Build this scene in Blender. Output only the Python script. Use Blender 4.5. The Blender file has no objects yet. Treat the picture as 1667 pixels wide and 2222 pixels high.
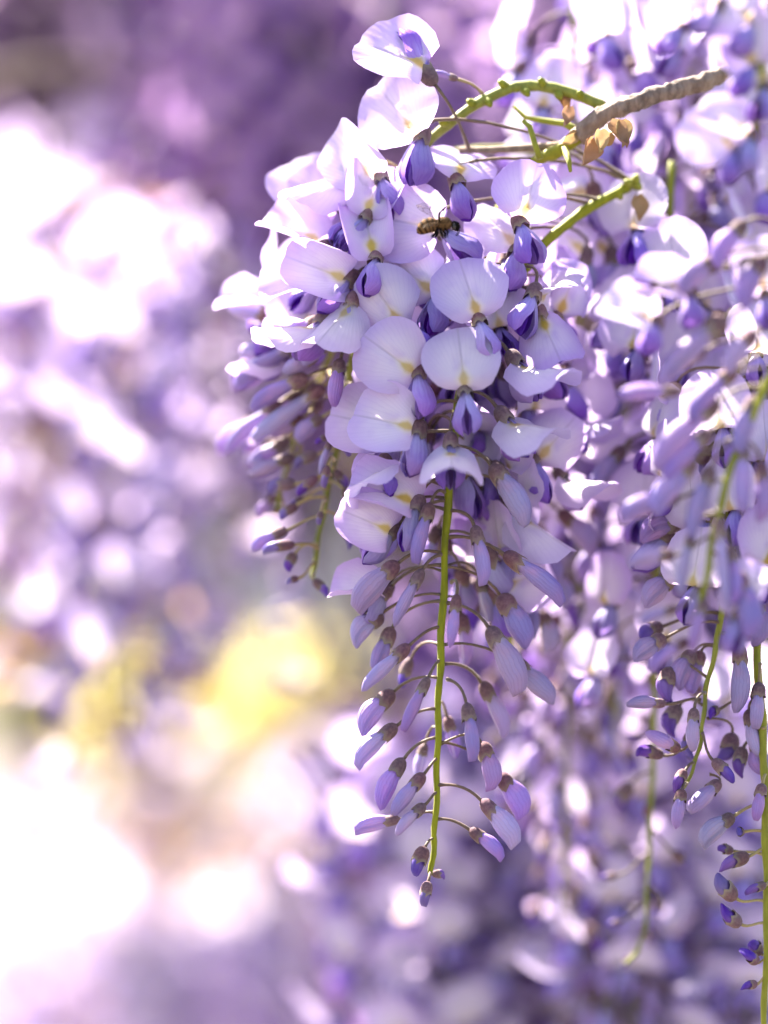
import bpy, math, random
import numpy as np
from mathutils import Vector, Matrix, noise

# ------------------------------------------------------------------ camera, sky, sun, exposure
scene = bpy.context.scene
COL = scene.collection
MM = 0.001
S = 0.1375 * MM            # metres per photo pixel in the plane of focus
CAM_D = 0.86               # camera to plane of focus
EYE = 1.50                 # height of the camera above the ground

cam_d = bpy.data.cameras.new("camera")
cam = bpy.data.objects.new("camera", cam_d)
COL.objects.link(cam)
cam.location = (0, -CAM_D, EYE)
cam.rotation_euler = (math.radians(90), 0, 0)
cam_d.sensor_fit = 'VERTICAL'
cam_d.sensor_height = 36.0
cam_d.lens = 36.0 * CAM_D / (2222 * S)
cam_d.clip_start = 0.02
cam_d.clip_end = 400
cam_d.dof.use_dof = True
cam_d.dof.focus_distance = CAM_D - 0.004
cam_d.dof.aperture_fstop = 2.4
scene.camera = cam

SUN_DIR = Vector((-0.40, 0.46, 0.79)).normalized()      # towards the sun
world = bpy.data.worlds.new("World")
scene.world = world
world.use_nodes = True
wn = world.node_tree.nodes
wl = world.node_tree.links
sky = wn.new("ShaderNodeTexSky")
sky.sky_type = 'NISHITA'
sky.sun_disc = False
sky.sun_elevation = math.asin(SUN_DIR.z)
sky.sun_rotation = math.atan2(SUN_DIR.x, SUN_DIR.y)
sky.air_density = 1.0
sky.dust_density = 1.5
wl.new(sky.outputs[0], wn["Background"].inputs[0])
wn["Background"].inputs[1].default_value = 0.06

sun_d = bpy.data.lights.new("sun", 'SUN')
sun_d.energy = 5.0
sun_d.angle = math.radians(0.5)
sun_d.color = (1.0, 0.965, 0.90)
sun = bpy.data.objects.new("sun", sun_d)
COL.objects.link(sun)
sun.rotation_euler = SUN_DIR.to_track_quat('Z', 'Y').to_euler()
sun.location = (-1, 1.2, 4)

scene.view_settings.view_transform = 'Standard'
scene.view_settings.look = 'None'
scene.view_settings.exposure = 3.2
scene.view_settings.gamma = 1.0
scene.view_settings.use_curve_mapping = False
scene.view_settings.use_white_balance = True       # the camera was balanced for open shade
scene.view_settings.white_balance_temperature = 7200
scene.view_settings.white_balance_tint = 10
scene.cycles.max_bounces = 10
scene.cycles.diffuse_bounces = 6
scene.cycles.transmission_bounces = 8
scene.cycles.sample_clamp_indirect = 6.0

rnd = random.Random(11)


def at(x, y, d=0.0):
    """photo pixel (1667 wide) and depth in mm behind the plane of focus -> world point"""
    k = (CAM_D + d * MM) / CAM_D
    return Vector(((x - 833.5) * S * k, d * MM, EYE + (1111 - y) * S * k))


# ------------------------------------------------------------------ materials
def new_mat(name):
    m = bpy.data.materials.new(name)
    m.use_nodes = True
    nt = m.node_tree
    nt.nodes.clear()
    return m, nt


class NT:
    def __init__(self, nt):
        self.nt = nt

    def n(self, kind, **kw):
        node = self.nt.nodes.new(kind)
        for k, v in kw.items():
            setattr(node, k, v)
        return node

    def l(self, a, b):
        self.nt.links.new(a, b)

    def val(self, sock, v):
        if hasattr(v, "is_linked") or isinstance(v, bpy.types.NodeSocket):
            self.l(v, sock)
        elif isinstance(v, tuple) and len(v) == 3 and sock.type == 'RGBA':
            sock.default_value = (*v, 1)
        else:
            sock.default_value = v

    def math(self, op, a, b=0.0, c=0.0, clamp=False):
        node = self.n("ShaderNodeMath", operation=op, use_clamp=clamp)
        self.val(node.inputs[0], a)
        self.val(node.inputs[1], b)
        self.val(node.inputs[2], c)
        return node.outputs[0]

    def mix(self, f, a, b, blend='MIX'):
        node = self.n("ShaderNodeMix", data_type='RGBA', blend_type=blend)
        self.val(node.inputs[0], f)
        self.val(node.inputs[6], a if not isinstance(a, tuple) else (*a, 1))
        self.val(node.inputs[7], b if not isinstance(b, tuple) else (*b, 1))
        return node.outputs[2]

    def smooth(self, x, lo, hi):
        node = self.n("ShaderNodeMapRange", interpolation_type='SMOOTHSTEP')
        self.val(node.inputs[0], x)
        node.inputs[1].default_value = lo
        node.inputs[2].default_value = hi
        return node.outputs[0]

    def uv(self):
        u = self.n("ShaderNodeUVMap")
        s = self.n("ShaderNodeSeparateXYZ")
        self.l(u.outputs[0], s.inputs[0])
        return u.outputs[0], s.outputs[0], s.outputs[1]

    def noise(self, vec, scale, detail=3.0, rough=0.5):
        node = self.n("ShaderNodeTexNoise")
        if vec is not None:
            self.l(vec, node.inputs["Vector"])
        node.inputs["Scale"].default_value = scale
        node.inputs["Detail"].default_value = detail
        node.inputs["Roughness"].default_value = rough
        return node.outputs[0]

    def vary(self, col, hue=0.02, val=0.16, sat=0.15):
        oi = self.n("ShaderNodeObjectInfo")
        r = oi.outputs["Random"]
        h = self.n("ShaderNodeHueSaturation")
        self.val(h.inputs["Hue"], self.math('MULTIPLY_ADD', r, hue * 2, 0.5 - hue))
        r2 = self.math('FRACT', self.math('MULTIPLY', r, 17.3))
        r3 = self.math('FRACT', self.math('MULTIPLY', r, 7.7))
        self.val(h.inputs["Value"], self.math('MULTIPLY_ADD', r2, val * 2, 1 - val))
        self.val(h.inputs["Saturation"], self.math('MULTIPLY_ADD', r3, sat * 2, 1 - sat))
        self.val(h.inputs["Color"], col)
        return h.outputs[0]

    def petal(self, col, transl, rough=0.5, bump=None, bump_d=0.0002, sheen=0.0, tcol=None, spec=0.35):
        p = self.n("ShaderNodeBsdfPrincipled")
        self.val(p.inputs["Base Color"], col)
        p.inputs["Roughness"].default_value = rough
        p.inputs["Specular IOR Level"].default_value = spec
        if sheen:
            p.inputs["Sheen Weight"].default_value = sheen
            p.inputs["Sheen Roughness"].default_value = 0.35
            p.inputs["Sheen Tint"].default_value = (1.0, 0.93, 0.85, 1)
        if bump is not None:
            b = self.n("ShaderNodeBump")
            b.inputs["Strength"].default_value = 0.6
            b.inputs["Distance"].default_value = bump_d
            self.l(bump, b.inputs["Height"])
            self.l(b.outputs[0], p.inputs["Normal"])
        out = self.n("ShaderNodeOutputMaterial")
        if transl > 0:
            t = self.n("ShaderNodeBsdfTranslucent")
            self.val(t.inputs["Color"], tcol if tcol is not None else col)
            mx = self.n("ShaderNodeMixShader")
            mx.inputs[0].default_value = transl
            self.l(p.outputs[0], mx.inputs[1])
            self.l(t.outputs[0], mx.inputs[2])
            self.l(mx.outputs[0], out.inputs[0])
        else:
            self.l(p.outputs[0], out.inputs[0])


def banner_mat(name, pale, edge, spot):
    m, nt = new_mat(name)
    g = NT(nt)
    uvv, u, v = g.uv()
    a = g.math('SUBTRACT', u, 0.5)
    # fan of fine veins from the base
    ang = g.math('ARCTAN2', a, g.math('ADD', v, 0.05))
    nz = g.noise(uvv, 9.0, 3.0)
    fan = g.math('SINE', g.math('MULTIPLY_ADD', nz, 5.0, g.math('MULTIPLY', ang, 70.0)))
    r2 = g.math('SQRT', g.math('ADD', g.math('POWER', a, 2.0), g.math('POWER', g.math('SUBTRACT', v, 0.42), 2.0)))
    rim = g.smooth(r2, 0.12, 0.52)
    col = g.mix(rim, pale, edge)
    blot = g.noise(uvv, 4.0, 2.0)
    col = g.mix(g.math('MULTIPLY', g.smooth(blot, 0.45, 0.75), 0.45), col, edge)
    col = g.mix(g.math('MULTIPLY', g.smooth(fan, 0.5, 1.0), 0.12), col, (edge[0] * .72, edge[1] * .68, edge[2] * .86))
    mid = g.smooth(g.math('ABSOLUTE', a), 0.02, 0.006)
    col = g.mix(g.math('MULTIPLY', mid, 0.45), col, (0.36, 0.31, 0.44))
    # yellow guide mark at the base
    d = g.math('ADD', g.math('MULTIPLY', g.math('ABSOLUTE', a), 2.4), g.math('ABSOLUTE', g.math('SUBTRACT', v, 0.19)))
    d = g.math('MULTIPLY_ADD', nz, 0.10, d)
    cream = g.smooth(d, 0.42, 0.14)
    col = g.mix(g.math('MULTIPLY', cream, 0.75), col, (0.74, 0.67, 0.52))
    col = g.mix(g.math('MULTIPLY', g.smooth(d, 0.27, 0.12), 0.9), col, spot)
    col = g.vary(col, 0.012, 0.06, 0.22)
    tc = g.mix(0.25, col, (0.60, 0.40, 0.72))
    g.petal(col, 0.48, 0.5, fan, 0.00003, tcol=tc)
    return m


def wing_mat(name, base, tip):
    m, nt = new_mat(name)
    g = NT(nt)
    uvv, u, v = g.uv()
    nz = g.noise(uvv, 7.0, 3.0)
    vein = g.math('SINE', g.math('MULTIPLY_ADD', nz, 6.0, g.math('MULTIPLY', u, 46.0)))
    f = g.smooth(g.math('MULTIPLY_ADD', nz, 0.35, g.math('SUBTRACT', v, 0.17)), 0.15, 0.95)
    col = g.mix(f, base, tip)
    col = g.mix(g.math('MULTIPLY', g.smooth(vein, 0.55, 1.0), 0.28), col, (tip[0] * .7, tip[1] * .65, tip[2] * .85))
    col = g.mix(g.smooth(v, 0.12, 0.0), col, (0.58, 0.50, 0.58))
    col = g.vary(col, 0.016, 0.14, 0.2)
    tc = g.mix(0.5, col, (tip[0] * 1.25, tip[1] * 1.0, tip[2] * 1.05))
    g.petal(col, 0.38, 0.45, vein, 0.00008, tcol=tc)
    return m


def bud_mat():
    m, nt = new_mat("bud_petal")
    g = NT(nt)
    uvv, u, v = g.uv()
    nz = g.noise(uvv, 6.0, 3.0)
    vein = g.math('SINE', g.math('MULTIPLY_ADD', nz, 9.0, g.math('MULTIPLY', u, 6.2832 * 17)))
    blot = g.noise(uvv, 2.6, 2.0)
    col = g.mix(g.smooth(blot, 0.35, 0.7), (0.31, 0.25, 0.53), (0.41, 0.26, 0.49))
    col = g.mix(g.math('MULTIPLY', g.smooth(v, 0.3, 1.0), 0.55), col, (0.22, 0.15, 0.45))
    col = g.mix(g.math('MULTIPLY', g.smooth(vein, 0.75, 1.0), 0.30), col, (0.16, 0.08, 0.28))
    seam = g.smooth(g.math('ABSOLUTE', g.math('SUBTRACT', u, 0.75)), 0.03, 0.008)
    col = g.mix(g.math('MULTIPLY', seam, 0.7), col, (0.62, 0.55, 0.74))
    col = g.mix(g.smooth(v, 0.16, 0.02), col, (0.52, 0.42, 0.50))
    col = g.vary(col, 0.022, 0.12, 0.2)
    tc = g.mix(0.5, col, (0.42, 0.20, 0.55))
    g.petal(col, 0.30, 0.48, vein, 0.0001, tcol=tc)
    return m


def calyx_mat():
    m, nt = new_mat("calyx_skin")
    g = NT(nt)
    uvv, u, v = g.uv()
    tc = g.n("ShaderNodeTexCoord")
    nz = g.noise(tc.outputs["Object"], 900.0, 4.0, 0.65)
    hair = g.noise(tc.outputs["Object"], 2600.0, 2.0, 0.6)
    col = g.mix(g.smooth(nz, 0.35, 0.7), (0.095, 0.045, 0.065), (0.165, 0.090, 0.105))
    col = g.mix(g.math('MULTIPLY', g.smooth(hair, 0.55, 0.75), 0.15), col, (0.24, 0.17, 0.18))
    col = g.mix(g.smooth(v, 0.72, 1.0), col, (0.19, 0.14, 0.12))
    col = g.vary(col, 0.02, 0.2, 0.2)
    g.petal(col, 0.12, 0.8, hair, 0.0002, sheen=0.15)
    return m


def stem_mat(name, c1, c2, transl=0.1, scale=500.0, bump=0.0003, rough=0.6):
    m, nt = new_mat(name)
    g = NT(nt)
    tc = g.n("ShaderNodeTexCoord")
    mp = g.n("ShaderNodeMapping")
    g.l(tc.outputs["Object"], mp.inputs[0])
    mp.inputs["Scale"].default_value = (1, 1, 0.35)
    nz = g.noise(mp.outputs[0], scale, 5.0, 0.6)
    big = g.noise(tc.outputs["Object"], scale * 0.08, 2.0)
    col = g.mix(g.smooth(nz, 0.3, 0.7), c1, c2)
    col = g.mix(g.math('MULTIPLY', g.smooth(big, 0.4, 0.7), 0.4), col, (c2[0] * 1.3, c2[1] * 1.2, c2[2] * 1.1))
    col = g.vary(col, 0.01, 0.1, 0.1)
    g.petal(col, transl, rough, nz, bump, sheen=0.25)
    return m


def leaf_mat(name, c1, c2, transl=0.45, tcol=None):
    m, nt = new_mat(name)
    g = NT(nt)
    tc = g.n("ShaderNodeTexCoord")
    nz = g.noise(tc.outputs["Object"], 18.0, 3.0)
    col = g.mix(g.smooth(nz, 0.3, 0.7), c1, c2)
    col = g.vary(col, 0.02, 0.2, 0.1)
    g.petal(col, transl, 0.5, tcol=tcol)
    return m


M = {}
M['banner'] = banner_mat("banner_petal", (0.66, 0.59, 0.74), (0.47, 0.36, 0.66), (0.55, 0.40, 0.09))
M['wing'] = wing_mat("wing_petal", (0.40, 0.35, 0.69), (0.25, 0.14, 0.51))
M['banner_shade'] = banner_mat("shaded_banner_petal", (0.40, 0.28, 0.46), (0.26, 0.14, 0.36), (0.50, 0.36, 0.09))  # darkened petal copies: shade of the background mass painted into the colour
M['wing_shade'] = wing_mat("shaded_wing_petal", (0.28, 0.17, 0.46), (0.15, 0.05, 0.30))
M['banner_lit'] = banner_mat("sunlit_banner_petal", (0.80, 0.77, 0.80), (0.74, 0.68, 0.78), (0.60, 0.48, 0.12))  # whitened petal copies: the glare of direct sun put into their colour
M['wing_lit'] = wing_mat("sunlit_wing_petal", (0.76, 0.72, 0.78), (0.60, 0.50, 0.70))
M['keel'] = wing_mat("keel_petal", (0.23, 0.12, 0.46), (0.10, 0.035, 0.27))
M['bud'] = bud_mat()
M['calyx'] = calyx_mat()
M['stem'] = stem_mat("green_stem", (0.13, 0.14, 0.010), (0.22, 0.23, 0.018), 0.15)
M['pedicel'] = stem_mat("brown_stalk", (0.07, 0.043, 0.038), (0.14, 0.095, 0.07), 0.1, 900.0)
M['pedicel_g'] = stem_mat("tan_stalk", (0.22, 0.16, 0.07), (0.30, 0.23, 0.11), 0.1, 900.0)
M['bark'] = stem_mat("grey_bark", (0.06, 0.042, 0.036), (0.21, 0.16, 0.13), 0.0, 420.0, 0.0012, 0.85)
M['dry'] = leaf_mat("dry_scale", (0.17, 0.085, 0.035), (0.34, 0.21, 0.11), 0.3)
M['leaf'] = leaf_mat("green_leaf", (0.07, 0.11, 0.02), (0.13, 0.17, 0.03), 0.45)
M['leaf_l'] = leaf_mat("young_leaf", (0.11, 0.15, 0.02), (0.19, 0.22, 0.04), 0.5)
M['leaf_b'] = leaf_mat("bronze_leaf", (0.30, 0.19, 0.10), (0.46, 0.35, 0.20), 0.5)
M['leaf_y'] = leaf_mat("yellow_bloom", (0.58, 0.51, 0.18), (0.70, 0.64, 0.30), 0.45)
M['leaf_d'] = leaf_mat("hedge_leaf", (0.05, 0.06, 0.02), (0.09, 0.09, 0.03), 0.4)


# ------------------------------------------------------------------ mesh building
class MB:
    def __init__(self):
        self.v, self.f, self.uv, self.mi = [], [], [], []
        self.n = 0

    def grid(self, P, UV, mi=0, closed=False, flip=False):
        """P[nv,nu,3], UV[nv,nu,2]"""
        nv, nu = P.shape[:2]
        self.v.append(P.reshape(-1, 3))
        self.uv.append(UV.reshape(-1, 2))
        o = self.n
        for j in range(nv - 1):
            for i in range(nu if closed else nu - 1):
                k = (i + 1) % nu
                q = (o + j * nu + i, o + j * nu + k, o + (j + 1) * nu + k, o + (j + 1) * nu + i)
                self.f.append(q[::-1] if flip else q)
                self.mi.append(mi)
        self.n += nv * nu
        return self

    def raw(self, V, F, UV, MI, mat=None):
        V = np.asarray(V)
        if mat is not None:
            A = np.array(mat)
            V = V @ A[:3, :3].T + A[:3, 3]
        self.v.append(V)
        self.uv.append(np.asarray(UV))
        o = self.n
        self.f.extend([tuple(i + o for i in q) for q in F])
        self.mi.extend(MI)
        self.n += len(V)

    def tube(self, pts, radii, sides=8, mi=0, cap=True):
        pts = [Vector(p) for p in pts]
        n = len(pts)
        P = np.zeros((n, sides, 3))
        UV = np.zeros((n, sides, 2))
        up = None
        for i in range(n):
            t = (pts[min(i + 1, n - 1)] - pts[max(i - 1, 0)])
            t = t.normalized() if t.length > 1e-9 else Vector((0, 0, 1))
            if up is None:
                up = Vector((0, 1, 0)) if abs(t.y) < 0.9 else Vector((1, 0, 0))
            a = (up - t * up.dot(t)).normalized()
            up = a
            b = t.cross(a)
            r = radii[i] if hasattr(radii, '__len__') else radii
            for k in range(sides):
                th = 2 * math.pi * k / sides
                P[i, k] = pts[i] + (a * math.cos(th) + b * math.sin(th)) * r
                UV[i, k] = (k / sides, i / max(1, n - 1))
        self.grid(P, UV, mi, closed=True)
        if cap:
            o = self.n - n * sides
            self.f.append(tuple(o + k for k in range(sides))[::-1])
            self.mi.append(mi)
            self.f.append(tuple(o + (n - 1) * sides + k for k in range(sides)))
            self.mi.append(mi)
        return self

    def arrays(self):
        return np.concatenate(self.v), self.f, np.concatenate(self.uv), self.mi

    def mesh(self, name, mats, smooth=True):
        V, F, UV, MI = self.arrays()
        me = bpy.data.meshes.new(name)
        me.from_pydata(V.tolist(), [], F)
        for m in mats:
            me.materials.append(m)
        me.polygons.foreach_set("material_index", np.array(MI, dtype=np.int32))
        if smooth:
            me.polygons.foreach_set("use_smooth", np.ones(len(F), dtype=bool))
        lay = me.uv_layers.new(name="UVMap")
        li = np.zeros(len(me.loops), dtype=np.int32)
        me.loops.foreach_get("vertex_index", li)
        lay.data.foreach_set("uv", UV[li].astype(np.float32).ravel())
        me.update()
        return me


def link(name, me, parent=None, mat=None):
    o = bpy.data.objects.new(name, me)
    COL.objects.link(o)
    if parent is not None:
        o.parent = parent
    if mat is not None:
        o.matrix_local = mat
    return o


def tag(o, label=None, cat=None, group=None, kind=None):
    if label:
        o['label'] = label
    if cat:
        o['category'] = cat
    if group:
        o['group'] = group
    if kind:
        o['kind'] = kind
    return o


def empty(name, loc):
    o = bpy.data.objects.new(name, None)
    COL.objects.link(o)
    o.location = loc
    o.empty_display_size = 0.01
    return o


# ------------------------------------------------------------------ flower geometry (local mm: +X out of the calyx, +Z banner side)
def sst(x, a, b):
    t = np.clip((x - a) / (b - a), 0, 1)
    return t * t * (3 - 2 * t)


def banner_geo(reflex, fold, seed, nr=7, nt=26, curl=7.0):
    r = random.Random(seed)
    ph, ph2 = r.uniform(0, 6.28), r.uniform(0, 6.28)
    asym = r.uniform(-0.006, 0.006)
    bb = np.linspace(0, 25, 120)
    al = np.radians(12 + (reflex - 12) * sst(bb, 0.5, 7.0) + curl * sst(bb, 12, 23) + 10 * sst(bb, 18, 24) * r.uniform(-.5, 1))
    dx = np.cumsum(np.cos(al)) * (bb[1] - bb[0])
    dz = np.cumsum(np.sin(al)) * (bb[1] - bb[0])
    th = np.linspace(-math.pi / 2, 1.5 * math.pi, nt + 1)[:-1]
    rr = np.linspace(0, 1, nr + 1) ** 0.85
    Rth = 11.4 * (1 + 0.01 * np.cos(2 * th) - 0.05 * np.exp(-((np.abs(th - math.pi / 2)) / 0.16) ** 2)
                  + 0.014 * np.sin(5 * th + ph) + 0.008 * np.sin(9 * th + ph2))
    P = np.zeros((nr + 1, nt, 3))
    UV = np.zeros((nr + 1, nt, 2))
    for j, q in enumerate(rr):
        a = q * Rth * np.cos(th) * 1.03
        b = np.clip(11.6 + q * Rth * np.sin(th), 0, 25)
        x = np.interp(b, bb, dx)
        z = np.interp(b, bb, dz)
        alb = np.interp(b, bb, al)
        k = fold + asym * np.sign(a)
        k = np.where(np.abs(k) < 1e-4, 1e-4, k)
        # stronger fold towards the base where the petal clasps the keel
        lat = np.sin(np.clip(a * np.abs(k), -2.6, 2.6)) / np.abs(k)
        off = (1 - np.cos(np.clip(a * np.abs(k), -2.6, 2.6))) / k
        off = off + 0.7 * np.sin(3 * th + ph) * q ** 3 + 0.42 * np.sin(7 * th + ph2) * q ** 5 + 0.2 * np.sin(11 * th + 2 * ph) * q ** 6
        off = off - 0.75 * np.exp(-(a / 1.1) ** 2) * sst(b, 2, 8) * (1 - 0.6 * sst(b, 16, 23))
        P[j, :, 0] = 3.6 + x + np.sin(alb) * off
        P[j, :, 1] = lat
        P[j, :, 2] = 0.9 + z - np.cos(alb) * off
        UV[j, :, 0] = 0.5 + a / 25
        UV[j, :, 1] = b / 25
    mb = MB()
    mb.grid(P * MM, UV, 0, closed=True)
    ctr = P[0, 0] - np.array([0, 0, 0])
    ac = float(np.interp(13.0, bb, al))
    return mb, (*ctr, ac)


def wing_geo(side, spread, seed, nv=11, nu=8, L=15.0, w=3.35, h=4.1, gap0=0.12):
    r = random.Random(seed)
    v = np.linspace(0, 1, nv)
    prof = (0.28 + 0.72 * sst(v, 0.0, 0.55)) * np.sqrt(np.clip(1 - np.clip((v - 0.52) / 0.48, 0, 1) ** 2.0, 0, 1))
    prof = np.maximum(prof, 0.03)
    gap = gap0 + 1.0 * np.exp(-((v - 0.74) / 0.14) ** 2) + spread * v ** 2 * 3
    zc = 0.2 + 1.8 * np.sin(v * 2.2) * 0.8 - 1.6 * v ** 2 + r.uniform(-.3, .3) * v
    th = np.radians(np.linspace(96, -78, nu))
    P = np.zeros((nv, nu, 3))
    UV = np.zeros((nv, nu, 2))
    for j in range(nv):
        P[j, :, 0] = 3.0 + L * v[j] - 1.2 * (1 - np.sin(th)) * prof[j] * 0.5
        P[j, :, 1] = side * (gap[j] + w * prof[j] * np.cos(th) * (0.9 + 0.1 * np.sin(2 * th)))
        P[j, :, 2] = zc[j] + h * prof[j] * (np.sin(th) - 0.55)
        UV[j, :, 0] = np.linspace(0, 1, nu)
        UV[j, :, 1] = v[j]
    mb = MB()
    mb.grid(P * MM, UV, 0, flip=side < 0)
    return mb


def keel_geo(nv=9, nu=9):
    v = np.linspace(0, 1, nv)
    prof = (0.3 + 0.7 * sst(v, 0, 0.5)) * np.sqrt(np.clip(1 - np.clip((v - 0.6) / 0.4, 0, 1) ** 2.2, 0.01, 1))
    th = np.radians(np.linspace(65, 65 - 310, nu))
    P = np.zeros((nv, nu, 3))
    UV = np.zeros((nv, nu, 2))
    for j in range(nv):
        P[j, :, 0] = 3.0 + 15.2 * v[j]
        P[j, :, 1] = 2.0 * prof[j] * np.cos(th)
        P[j, :, 2] = -1.3 + 1.0 * v[j] ** 2 * 1.2 + 3.4 * prof[j] * (np.sin(th) - 0.1)
        UV[j, :, 0] = np.linspace(0, 1, nu)
        UV[j, :, 1] = v[j]
    mb = MB()
    mb.grid(P * MM, UV, 0)
    return mb


def bud_geo(seed, slim=1.0, nv=13, nu=14):
    """closed petal of an unopened flower, 3.2..17 mm along X"""
    r = random.Random(seed)
    v = np.linspace(0, 1, nv)
    prof = (0.60 + 0.40 * sst(v, 0.0, 0.5)) * np.sqrt(np.clip(1 - np.clip((v - r.uniform(.36, .52)) / 0.60, 0, 1) ** 2.2, 0.004, 1))
    th = np.linspace(0, 2 * math.pi, nu + 1)[:-1]
    P = np.zeros((nv, nu, 3))
    UV = np.zeros((nv, nu, 2))
    bend = r.uniform(0.2, 4.2)
    hook = r.uniform(0.2, 1.2)
    for j in range(nv):
        groove = 1 - 0.16 * np.exp(-((th - 1.5 * math.pi) / 0.22) ** 2) - 0.05 * np.exp(-((th - 1.18 * math.pi) / 0.15) ** 2)
        c = np.cos(th)
        s = np.sin(th)
        P[j, :, 0] = 3.2 + 13.8 * v[j]
        P[j, :, 1] = 2.3 * slim * prof[j] * np.sign(c) * np.abs(c) ** 0.9 * groove
        P[j, :, 2] = bend * (v[j] - 0.35) ** 2 * -1.6 + 0.5 - hook * sst(v[j], 0.8, 1.0) + 3.5 * slim * prof[j] * s * groove
        UV[j, :, 0] = th / (2 * math.pi)
        UV[j, :, 1] = v[j]
    mb = MB()
    mb.grid(P * MM, UV, 0, closed=True)
    mb.f.append(tuple(range(nu))[::-1])
    mb.mi.append(0)
    o = (nv - 1) * nu
    mb.f.append(tuple(o + k for k in range(nu)))
    mb.mi.append(0)
    return mb


def calyx_into(mb, k=1.0, seed=0, mi=0, nv=6, nu=15, length=5.0, rmax=2.75):
    r = random.Random(seed)
    v = np.linspace(0, 1, nv)
    rad = np.array([0.62, 1.7, 2.3, 2.6, 2.72, 2.8][:nv]) if nv == 6 else np.linspace(0.6, 2.75, nv)
    rad = rad * rmax / 2.8
    th = np.linspace(0, 2 * math.pi, nu + 1)[:-1]
    teeth = (0.5 + 0.5 * np.cos(5 * th + 0.3)) ** 1.5 * 1.5 * (0.7 + 0.6 * r.random()) + 0.5 * (np.sin(th) < -0.2)
    P = np.zeros((nv, nu, 3))
    UV = np.zeros((nv, nu, 2))
    for j in range(nv):
        P[j, :, 0] = (v[j] ** 1.25) * length + teeth * sst(v[j], 0.6, 1.0)
        flare = 1 + 0.10 * sst(v[j], 0.75, 1.0) * np.sin(2 * th + r.random())
        P[j, :, 1] = rad[j] * np.cos(th) * 0.90 * flare
        P[j, :, 2] = rad[j] * np.sin(th) * 1.08 * flare + 0.25
        UV[j, :, 0] = th / (2 * math.pi)
        UV[j, :, 1] = v[j]
    P *= k * MM
    mb.grid(P, UV, mi, closed=True)


BANNERS = []   # (mesh, angle from X of the banner direction, fold)
_i = 0
for reflex in (30, 50, 70, 88, 104, 122, 140, 156):
    for fold in ((0.13, 0.09) if reflex < 60 else (0.022, -0.022, 0.05) if reflex < 80 else (0.012, -0.03, 0.045, -0.055)):
        mb, ctr = banner_geo(reflex, fold, 40 + _i)
        ang = math.atan2(ctr[2], ctr[0])
        BANNERS.append((mb.mesh("banner_petal", [M['banner']]), ang, fold, ctr[3], reflex))
        _i += 1
for reflex, fold in ((88, -0.085), (88, 0.075), (72, 0.10), (104, -0.10), (80, 0.13), (95, 0.055), (96, -0.12)):     # 27..33: petals folded along the midline
    mb, ctr = banner_geo(reflex, fold, 140 + _i, curl=18.0)
    BANNERS.append((mb.mesh("banner_petal", [M['banner']]), math.atan2(ctr[2], ctr[0]), fold, ctr[3], reflex))
    _i += 1
WINGS = []
for s_i, spread in enumerate((0.1, 0.45, 0.9)):
    WINGS.append(tuple(wing_geo(sd, spread, 70 + s_i).mesh("wing_petal", [M['wing']]) for sd in (-1, 1)))
KEEL = keel_geo().mesh("keel_petal", [M['keel']])
BUDS = [bud_geo(90 + i, sl).mesh("bud_petal", [M['bud']]) for i, sl in enumerate((0.86, 1.0, 1.08, 1.2, 1.0, 0.94, 1.12, 1.04, 0.9))]


M['bud_s'] = wing_mat("young_bud_petal", (0.20, 0.12, 0.36), (0.12, 0.06, 0.36))
BUDS_S = []
for i, sl in enumerate((0.8, 0.9, 0.84)):
    q = bud_geo(190 + i, sl)
    q.v = [v * np.array([0.80, 1, 1]) for v in q.v]
    BUDS_S.append(q.mesh("bud_petal", [M['bud_s']]))


def basis(base, X, Zhint, scale):
    X = X.normalized()
    Z = Zhint - X * Zhint.dot(X)
    if Z.length < 1e-6:
        Z = Vector((0, 0, 1)) - X * X.z
    Z.normalize()
    Y = Z.cross(X)
    sx, sy, sz = scale if hasattr(scale, '__len__') else (scale,) * 3
    m = Matrix(((X.x * sx, Y.x * sy, Z.x * sz, base.x), (X.y * sx, Y.y * sy, Z.y * sz, base.y),
                (X.z * sx, Y.z * sy, Z.z * sz, base.z), (0, 0, 0, 1)))
    return m


def bez(p0, p1, p2, p3, n):
    out = []
    for i in range(n):
        t = i / (n - 1)
        out.append(p0 * (1 - t) ** 3 + p1 * 3 * t * (1 - t) ** 2 + p2 * 3 * t * t * (1 - t) + p3 * t ** 3)
    return out


def stalk_into(mb, mw, attach, base, X, r0, mi, sides=6, n=8, knob=False):
    """pedicel curve in the flower's own space"""
    inv = mw.inverted()
    d = base - attach
    L = d.length
    p1 = attach + d * 0.35 + Vector((0, 0, L * 0.16))
    p2 = base - X.normalized() * min(L * 0.42, 0.006)
    pts = bez(attach, p1, p2, base + X.normalized() * 0.0006, n)
    loc = [inv @ p for p in pts]
    k = mw.to_scale()[1]
    rad = [(r0 * (1.45 if i == 0 else 1.12 if i == 1 else 0.95 + 0.28 * (i / (n - 1)) ** 3)) / k for i in range(n)]
    mb.tube(loc, rad, sides, mi)


CUR = {}


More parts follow.
